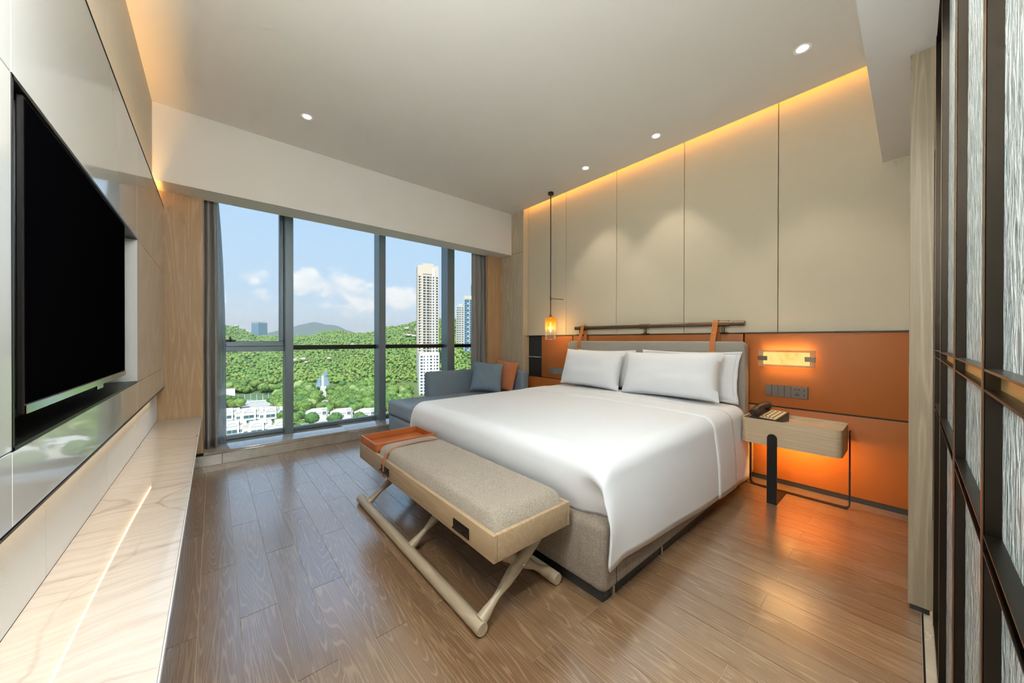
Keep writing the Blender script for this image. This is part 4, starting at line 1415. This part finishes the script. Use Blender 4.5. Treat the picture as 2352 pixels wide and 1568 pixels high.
def mesh_np(name, V, Fc, mat):
    me = bpy.data.meshes.new(name)
    me.vertices.add(len(V))
    me.vertices.foreach_set('co', V.astype(np.float32).ravel())
    me.loops.add(len(Fc) * 3)
    me.loops.foreach_set('vertex_index', Fc.astype(np.int32).ravel())
    me.polygons.add(len(Fc))
    me.polygons.foreach_set('loop_start', np.arange(0, len(Fc) * 3, 3, dtype=np.int32))
    me.polygons.foreach_set('use_smooth', np.ones(len(Fc), dtype=bool))
    me.update()
    me.validate()
    me.materials.append(mat)
    return me
rng = np.random.default_rng(3)
# forest on the slope: too many to count, one mesh
var = [crown_arrays(rng, 2, 1, 30) for _ in range(8)]
Vs, Fs, off = [], [], 0
near = []
for D in np.arange(DB + 4, DRG + 50, 5.9):
    n = int(1.21 * D / 6.3)
    for k in range(n):
        u = 350 + (1180 - 350) * (k + rng.uniform(-.5, .5)) / n
        DD = D + rng.uniform(-4, 4)
        if DD < DB + 62:
            continue
        p = gpt(u, DD, hz(u, DD))
        s = rng.uniform(2.5, 4.6) * (.9 + .45 * noise.noise(Vector((u * .03, DD * .03, 5))))
        V, Fc = var[rng.integers(8)]
        a = rng.uniform(0, 2 * PI)
        ca, sa = math.cos(a), math.sin(a)
        Rm = np.array([[ca, sa, 0], [-sa, ca, 0], [0, 0, 1]])
        Vs.append((V @ Rm) * np.array([s, s, s * rng.uniform(.9, 1.35)]) + np.array([p.x, p.y, p.z + s * .75]))
        Fs.append(Fc + off)
        off += len(V)
me = mesh_np('forest', np.concatenate(Vs), np.concatenate(Fs), M['leaf'])
fo_ = bpy.data.objects.new('forest', me)
C.objects.link(fo_)
tag(fo_, 'dense green forest covering the hillside', 'forest', kind='stuff')
# nearer trees, each its own
tv_ = []
for nm, mt in (('mid', M['leaf_mid']), ('dark', M['leaf_dark']), ('light', M['leaf_light'])):
    for k in range(3):
        V, Fc = crown_arrays(rng, 7, 2, 420, .85)
        tv_.append((nm, mesh_np('crown_' + nm, V, Fc, mt)))
bb = new(); tube(bb, [(0, 0, 0), (.03, .02, .5), (0, 0, 1.0)], [.055, .04, .03], 7)
trm = bpy.data.meshes.new('trunk'); bb.to_mesh(trm); bb.free(); trm.materials.append(M['bark'])
def tree(kind, u, D, r, z=None, tall=1.0, label=None, group=None):
    p = gpt(u, D, hz(u, D) if z is None else z)
    o = thing('tree', label, 'tree', p, group)
    ch = [m_ for n_, m_ in tv_ if n_ == kind]
    c = bpy.data.objects.new('crown', ch[rng.integers(len(ch))])
    C.objects.link(c)
    c.parent = o
    c.location = (0, 0, r * .95 * tall)
    c.scale = (r, r, r * tall)
    c.rotation_euler = (0, 0, rng.uniform(0, 6.28))
    t = bpy.data.objects.new('trunk', trm)
    C.objects.link(t)
    t.parent = o
    t.scale = (r * 1.2, r * 1.2, r * .8)
    return o
LAB_F = 'leafy green tree in the belt along the foot of the hill'
placed = []
def clear_of(u, D):
    # keep the villas, court and pavilion in the open
    if D < 300: return False
    if 495 < u < 632 and D < 388: return False
    if 733 < u < 760 and D < 425: return False
    return True
cnt = 0
for D in np.arange(306, DB + 64, 10.5):
    n = int(D / 8.6)
    for k in range(n):
        u = 470 + (1010 - 470) * (k + rng.uniform(-.4, .4)) / n
        DD = D + rng.uniform(-4, 4)
        if not clear_of(u, DD) or cnt >= 262: continue
        if 940 < u: continue
        tree(['mid', 'mid', 'mid', 'dark', 'light'][rng.integers(5)], u, DD, rng.uniform(4.6, 7.4), None, rng.uniform(.85, 1.2), LAB_F, 'trees at the foot of the hill')
        cnt += 1
for u, D, r, k, t in ((716, 246, 6.6, 'dark', 1), (771, 246, 6.6, 'dark', 1), (827, 246, 6.6, 'dark', 1)):
    tree(k, u, D, r, GZ, t, {716: 'round dark tree in front of the villa nearest the window mullion', 771: 'round dark tree in front of the middle white villa', 827: 'round dark tree in front of the villa nearest the sofa'}[u], 'round dark trees before the villas')
for u, D, r, lab in ((702, 226, 5.4, 'pale feathery tree low beside the wide mullion'), (758, 227, 5.2, 'pale feathery tree below the middle white villa'), (816, 230, 5.2, 'pale feathery tree below the villa nearest the sofa')):
    tree('light', u, D, r, GZ, 1.0, lab, 'pale trees before the villas')
for k, (u, D, r) in enumerate(((676, 250, 6), (684, 236, 5), (690, 262, 5.5), (740, 300, 6.2), (755, 294, 5.2), (795, 298, 6.0), (812, 292, 5.2), (850, 296, 6.0), (866, 290, 5.4), (700, 296, 6.8), (682, 300, 6.2), (652, 262, 5.5), (645, 290, 6.4), (640, 250, 4.5), (512, 318, 7.2), (522, 322, 6.6), (534, 318, 5.6), (543, 324, 6.2), (552, 316, 5.6), (640, 318, 6.0), (628, 330, 5.5), (900, 262, 6.2), (915, 275, 6.0), (886, 250, 5.6), (930, 262, 6.0), (878, 232, 5.0), (664, 228, 4.6))):
    tree(['mid', 'mid', 'dark'][k % 3], u, D, r, GZ, 1.0, 'green street tree standing among the white villas', 'street trees among the villas')
# ---- boulders on the slope
def boulder(u, v, w, h, lab):
    p, D = hillpix(u, v)
    r_ = w * D / FPX / 2
    V, Fc = ico(2)
    b = new()
    vv = []
    for q in V:
        q = Vector(q)
        k = 1 + .30 * noise.noise(q * 1.3 + Vector((u, v, 0)))
        vv.append(b.verts.new(p + Vector((q.x * r_ * k, q.y * r_ * k, q.z * k * h * D / FPX / 2 + 8.0))))
    for f in Fc:
        b.faces.new([vv[i] for i in f])
    tag(obj('boulder', b, M['rock'], smooth=25), lab, 'boulder', 'pale boulders on the wooded hill')
for u, v, w, h, lab in ((968, 768, 30, 22, 'large pale rock outcrop beside the tall cream tower'), (934, 762, 12, 6, 'small pale rock left of the large outcrop near the tower'), (938, 778, 22, 6, 'long flat pale rock below the large outcrop'), (953, 781, 16, 7, 'flat pale rock just under the large outcrop'),
                        (678, 838, 9, 8, 'round pale boulder beside the wide window mullion'), (696, 836, 14, 8, 'wide pale boulder on the hill right of the round one'), (703, 843, 8, 5, 'small pale boulder under the wide one'), (543, 755, 10, 5, 'small pale rock high on the hill at the curtain side'),
                        (755, 834, 10, 6, 'pale boulder on the hill above the glass pavilion'), (514, 845, 15, 8, 'pale rock slab on the hill next to the sheer curtain'), (810, 800, 9, 5, 'small pale rock near the transom above the villas'), (904, 802, 14, 4, 'thin pale rock just under the transom near the tower')):
    boulder(u, v, w, h, lab)

# ---- buildings
def face_cam(p):
    """rotation that turns local -y towards the viewer"""
    return math.atan2(p.y, p.x) - PI / 2
def lbox(name, mat, parent, *a, **k):
    return obj(name, box(new(), *a, **k), mat, parent, local=True)
def clone(o, parent, loc, scale=None):
    c = o.copy()
    C.objects.link(c)
    c.parent = parent
    c.location = loc
    if scale: c.scale = scale
    return c
def wpane(w, h, mat, t=.12):
    b = new(); box(b, -w / 2, w / 2, -t, t, 0, h)
    me = bpy.data.meshes.new('window'); b.to_mesh(me); b.free(); me.materials.append(mat)
    return me
def put(me, parent, loc, rz=0):
    o = bpy.data.objects.new('window', me)
    C.objects.link(o)
    o.parent = parent
    o.location = loc
    o.rotation_euler = (0, 0, rz)
    return o
# tall cream tower
p = gpt(984, 470)
ZT = 1.1 + (781 - 608) / 793 * 470
T1 = thing('apartment_tower', 'tall cream apartment tower with rows of dark windows', 'building', p, rz=face_cam(p) + math.radians(8))
H1 = ZT - GZ
lbox('body', M['cream_wall'], T1, -14, 12.5, -7, 12, 0, H1 - 2.4)
lbox('side_wing', M['cream_wall'], T1, -15.0, -9.5, -5.5, 10, 0, H1 - 3.5)
lbox('parapet', M['cream_wall'], T1, -9, 5.5, -7.8, 11, H1 - 14, H1)
lbox('bay', M['white_wall'], T1, 3.5, 7.2, -8.0, -7, 0, H1 - 6)
lbox('pier', M['cream_wall'], T1, -9.2, -8.2, -7.7, -7, 0, H1 - 8)
lbox('pier', M['cream_wall'], T1, 7.6, 8.6, -7.7, -7, 0, H1 - 8)
wm = [wpane(3.1, 2.3, M['pane_dark']), wpane(3.6, 2.3, M['pane_dark']), wpane(1.7, 2.1, M['pane_dark']), wpane(2.2, 2.2, M['pane_dark'])]
zf = H1 - 19.5
fl = 0
while zf > GZ * 0 + 46:
    put(wm[0], T1, (-6.2, -7.05, zf))
    put(wm[1], T1, (-1.4, -7.05, zf))
    put(wm[2], T1, (2.0, -7.05, zf))
    put(wm[2], T1, (5.4, -8.05, zf))
    put(wm[3], T1, (10.4, -7.05, zf))
    put(wm[2], T1, (-12.6, -5.55 - 1.5, zf))
    zf -= 3.65
for k in range(32):
    zz = H1 - 17 - 3.65 * k
    if zz < 46: break
    lbox('slab', M['white_wall'], T1, -14.2, -10, -7.9, -6.9, zz, zz + .5)
# white block in front of it
p = gpt(985, 395)
ZT = 1.1 + (781 - 809) / 793 * 395
T2 = thing('apartment_block', 'white apartment block in front of the tall cream tower', 'building', p, rz=face_cam(p) + math.radians(8))
H2 = ZT - GZ
lbox('body', M['white_wall'], T2, -11.5, 11, -6, 10, 0, H2)
lbox('bay', M['white_wall'], T2, -11.0, -4.5, -7.2, -6, 0, H2 - 1.2)
lbox('parapet', M['cream_wall'], T2, -11.6, -6.2, -7.3, -6, H2 - 1.5, H2 + 1.6)
wm = [wpane(2.4, 1.6, M['pane_dark']), wpane(1.1, 1.5, M['pane_dark']), wpane(2.0, 1.7, M['pane_dark'])]
zf = H2 - 5.2
while zf > 1:
    put(wm[0], T2, (-9.0, -7.25, zf)); put(wm[1], T2, (-6.0, -7.25, zf)); put(wm[1], T2, (-2.2, -6.05, zf)); put(wm[2], T2, (1.6, -6.05, zf)); put(wm[1], T2, (5.4, -6.05, zf)); put(wm[2], T2, (8.6, -6.05, zf))
    zf -= 3.5
# two towers by the curtain
p = gpt(1058, 640)
ZT = 1.1 + (781 - 702) / 793 * 640
T3 = thing('apartment_tower', 'slim white apartment tower partly behind the drape', 'building', p, rz=face_cam(p) - math.radians(6))
H3 = ZT - GZ
lbox('body', M['grey_wall'], T3, -7.5, 7, -6, 8, 0, H3)
lbox('roof_house', M['grey_wall'], T3, -3, 5, -4, 6, H3, H3 + 3.4)
wm = [wpane(3.4, 1.5, M['pane_dark']), wpane(2.4, 1.5, M['pane_dark'])]
zf = H3 - 5
while zf > 8:
    put(wm[0], T3, (-4.6, -6.05, zf)); put(wm[1], T3, (-.4, -6.05, zf)); put(wm[1], T3, (4.2, -6.05, zf))
    zf -= 4.1
p = gpt(1082, 600)
ZT = 1.1 + (781 - 680) / 793 * 600
T4 = thing('glass_tower', 'blue glass apartment tower at the edge of the drape', 'building', p, rz=face_cam(p) - math.radians(4))
H4 = ZT - GZ
lbox('body', M['glass_tower'], T4, -11.5, 14, -6, 10, 0, H4)
lbox('crown', M['cream_wall'], T4, -11.8, 8, -6.3, 10, H4 - 6, H4)
lbox('pier', M['grey_wall'], T4, -11.9, -10.9, -6.4, -5.9, 0, H4)
lbox('pier', M['grey_wall'], T4, -3.0, -2.2, -6.4, -5.9, 0, H4 - 6)
wm = [wpane(2.6, 1.8, M['pane_dark']), wpane(3.2, 1.2, M['white_wall'])]
zf = H4 - 10
k = 0
while zf > 10:
    put(wm[0], T4, (-8.6, -6.05, zf)); put(wm[k % 2], T4, (-5.0, -6.05, zf)); put(wm[0], T4, (-.2, -6.05, zf)); put(wm[(k + 1) % 2], T4, (4.0, -6.05, zf))
    zf -= 4.0
    k += 1
p = gpt(1085, 1500)
T5 = thing('needle_tower', 'far slender tower with a spire behind the glass tower', 'building', p)
zt = 1.1 + (781 - 632) / 793 * 1500 - GZ
lbox('shaft', M['glass_tower'], T5, -9, 9, -9, 9, 0, zt * .72)
lbox('upper_shaft', M['glass_tower'], T5, -5, 5, -5, 5, zt * .72, zt * .88)
lbox('spire', M['grey_wall'], T5, -1.5, 1.5, -1.5, 1.5, zt * .88, zt)
# far blue office block
p = gpt(598, 1350)
zt = 1.1 + (781 - 741) / 793 * 1350 - GZ
T6 = thing('office_block', 'blue glass office block far behind the hills', 'building', p, rz=face_cam(p) + math.radians(38))
lbox('body', M['glass_tower'], T6, -20, 16, -16, 20, 0, zt)
lbox('mullion_band', M['grey_wall'], T6, -20.2, 16.2, -16.3, 20.2, zt - 4, zt - 2.6)
for k in range(4):
    lbox('fin', M['grey_wall'], T6, 15.8, 16.4, -12 + 9 * k, -11 + 9 * k, 0, zt)
# villas in terraces
def villa(u, D, w, lab, style, rz=0.0):
    p = gpt(u, D)
    v = thing('villa', lab, 'house', p, 'white villas below the hill', rz=face_cam(p) + rz)
    h = 10.6
    d = 9.0
    def win(x, y, z, ww, hh):
        f = lbox('window', M['pane_teal'], v, x - ww / 2, x + ww / 2, y - .12, y + .1, z, z + hh)
        lbox('window_frame', M['white_wall'], f, x - .08, x + .08, y - .18, y - .1, z, z + hh)
        lbox('window_sill', M['grey_wall'], f, x - ww / 2 - .2, x + ww / 2 + .2, y - .35, y + .05, z - .25, z)
    if style == 0:      # flat roofed terrace house with a tall centre
        lbox('wall', M['white_wall'], v, -w / 2, w / 2, -d / 2, d / 2, 0, h - 2.4)
        lbox('terrace', M['roof_terrace'], v, -w / 2 + .3, w / 2 - .3, -d / 2 + .3, d / 2 - .3, h - 2.4, h - 2.25)
        lbox('centre_block', M['white_wall'], v, -w * .26, w * .24, -d / 2 - 1.0, d / 2, 0, h)
        lbox('end_block', M['white_wall'], v, w * .36, w / 2 + .2, -d / 2 - .3, d / 2, 0, h - .4)
        b = new()
        lathe(b, [(2.6, -.15), (3.0, -.15), (3.0, .15), (2.6, .15)], (0, 0, 0), 24, True, Matrix.Translation((-w * .01, -d / 2 - 1.05, h - 2.7)) @ Matrix.Rotation(PI / 2, 4, 'X'))
        for q in [q for q in b.verts if q.co.z < h - 2.0]:
            q.co.z = h - 2.0
        obj('arch', b, M['grey_wall'], v, local=True)
        lbox('parapet', M['grey_wall'], v, -w / 2 - .15, -w * .26, -d / 2 - .2, -d / 2 + .2, h - 2.4, h - 1.7)
        lbox('parapet', M['grey_wall'], v, w * .24, w * .36, -d / 2 - .2, -d / 2 + .2, h - 2.4, h - 1.7)
        lbox('balcony', M['white_wall'], v, -w * .22, w * .2, -d / 2 - 1.9, -d / 2 - 1.0, 2.9, 3.7)
        win(-w * .01, -d / 2 - 1.0, 4.3, w * .36, 2.1)
        win(-w * .01, -d / 2 - 1.0, .8, w * .30, 1.8)
        for x in (-w * .38, w * .30):
            win(x, -d / 2, 4.4, 1.9, 1.7)
            win(x, -d / 2, 1.0, 1.9, 1.7)
        win(w * .43, -d / 2 - .3, 6.6, 1.2, 1.7); win(w * .43, -d / 2 - .3, 3.6, 1.2, 1.7)
        lbox('stair_house', M['white_wall'], v, w * .27, w * .33, .5, 3.5, h - 2.3, h - .2)
    else:               # low villa with a pitched white roof
        lbox('wall', M['white_wall'], v, -w / 2, w / 2, -d / 2, d / 2, 0, 7.4)
        b = new()
        q = [(-w / 2 - .5, -d / 2 - .5, 7.4), (w / 2 + .5, -d / 2 - .5, 7.4), (w / 2 + .5, d / 2 + .5, 7.4), (-w / 2 - .5, d / 2 + .5, 7.4), (-w * .22, 0, 10.2), (w * .22, 0, 10.2)]
        vs_ = [b.verts.new(t) for t in q]
        for f in ((0, 1, 5, 4), (1, 2, 5), (2, 3, 4, 5), (3, 0, 4), (0, 3, 2, 1)):
            b.faces.new([vs_[i] for i in f])
        obj('roof', b, M['white_wall'], v, local=True)
        lbox('tower', M['white_wall'], v, w * .22, w * .44, -d / 2 - 1.2, 1.5, 0, 9.6)
        lbox('tower_roof', M['grey_wall'], v, w * .20, w * .46, -d / 2 - 1.5, 1.8, 9.6, 10.0)
        win(w * .33, -d / 2 - 1.2, 6.2, 2.2, 2.0)
        win(-w * .2, -d / 2, 4.2, 2.4, 1.7); win(-w * .2, -d / 2, 1.0, 2.4, 1.7); win(w * .05, -d / 2, 4.2, 1.4, 1.7)
        lbox('garden_wall', M['grey_wall'], v, -w * .6, w * .55, -d / 2 - 5.2, -d / 2 - 4.8, 0, 2.4)
    return v
villa(521, 262, 15, 'white terraced villa next to the sheer curtain in the upper row', 0)
villa(572, 264, 17, 'white terraced villa with an arch in the middle of the upper row', 0)
villa(622, 268, 15, 'white terraced villa at the mullion end of the upper row', 0)
villa(533, 221, 14, 'white terraced villa next to the sheer curtain in the lower row', 0)
villa(590, 222, 15, 'white terraced villa in the middle of the lower row', 0)
villa(645, 226, 13, 'white terraced villa behind the mullion in the lower row', 0)
villa(728, 268, 15, 'white pitched roof villa nearest the wide mullion', 1)
villa(785, 268, 15, 'white pitched roof villa in the middle of three', 1)
villa(840, 268, 15, 'white pitched roof villa nearest the sofa', 1)
# sports court with teal mesh fence, retaining wall
p = gpt(520, 352)
CT = thing('retaining_wall', 'plain white wall beside the teal fenced court', 'wall', p, rz=face_cam(p) - .2)
lbox('slab', M['white_wall'], CT, -6, 7, -.5, .5, 0, 13)
lbox('coping', M['grey_wall'], CT, -6.2, 7.2, -.7, .7, 13, 13.4)
p = gpt(578, 350)
CF = thing('court_fence', 'teal mesh fence around a sports court below the forest', 'fence', p, rz=face_cam(p))
lbox('court_floor', M['white_wall'], CF, -22, 20, -6, 8, 0, .4)
for k in range(9):
    lbox('post', M['grey_wall'], CF, -21 + 5 * k, -20.7 + 5 * k, -6.2, -5.9, 0, 5.4)
for k in range(9):
    lbox('back_post', M['grey_wall'], CF, -21 + 5 * k, -20.7 + 5 * k, 8.0, 8.3, 0, 7.2)
for zz in (.6, 2.2, 3.8, 5.2):
    lbox('rail', M['teal_fence'], CF, -21, 19.3, -6.12, -5.98, zz, zz + .28)
for zz in (3.4, 4.8, 6.8):
    lbox('back_rail', M['teal_fence'], CF, -21, 19.3, 8.1, 8.22, zz, zz + .3)
# glass roofed hillside stair
p, D_ = gpt(742, 378), 378
PV = thing('hillside_pavilion', 'white stair and faceted glass pavilion set into the wooded hill', 'building', p, rz=face_cam(p))
lbox('stair_wall', M['white_wall'], PV, -2.6, 3.2, 0, 8, 0, 11.5)
lbox('stair_side', M['white_wall'], PV, 3.2, 5.2, 2, 10, 0, 10)
for k in range(8):
    lbox('step', M['white_wall'], PV, -1.5, .6, 8 + 1.6 * k, 9.6 + 1.6 * k, 9, 12.6 + 1.4 * k)
M['pav_glass'] = base('pavilion_glass', (.42, .56, .64), .15, spec=.6)[0]
def facet(pts, lab):
    b = new()
    vs_ = [b.verts.new(q) for q in pts]
    c = b.verts.new(sum((Vector(q) for q in pts), Vector()) / len(pts) + Vector((0, -.6, 1.6)))
    for i in range(len(vs_)):
        b.faces.new((vs_[i], vs_[(i + 1) % len(vs_)], c))
    r = bmesh.ops.solidify(b, geom=b.faces[:], thickness=.3)
    return obj('glass_roof', b, M['pav_glass'], PV, smooth=0, local=True)
facet([(-7.5, 8, 12), (-1.8, 6.5, 10.5), (-1.6, 16, 20), (-5, 17, 20)], 0)
facet([(.8, 6.5, 10.5), (6.4, 9, 13), (5.4, 17, 21), (.6, 17, 21)], 0)
facet([(-2.6, 20, 20.5), (4.4, 21, 22.5), (5.0, 26, 27.5), (1.6, 26, 27)], 0)
lbox('spine', M['white_wall'], PV, -1.7, .7, 7.5, 8.4, 8, 12.5)
for k in range(4):
    lbox('column', M['grey_wall'], PV, -6.8 + 3.8 * k, -6.4 + 3.8 * k, 8.4, 8.8, 2, 12.5)

# ---- thin summer haze over the valley
hm = bpy.data.materials.new('valley_haze'); hm.use_nodes = True
nt = hm.node_tree; nt.nodes.clear()
vs_ = nd(nt, 'ShaderNodeVolumeScatter', Color=(.82, .90, 1, 1), Density=.00026, Anisotropy=.2)
nd(nt, 'ShaderNodeOutputMaterial', Volume=vs_.outputs[0])
b = new(); box(b, -3000, 6000, 420, 4200, -74, 190)
hzo = obj('haze', b, hm, smooth=0)
tag(hzo, 'thin blue summer haze over the valley', 'haze', kind='stuff')
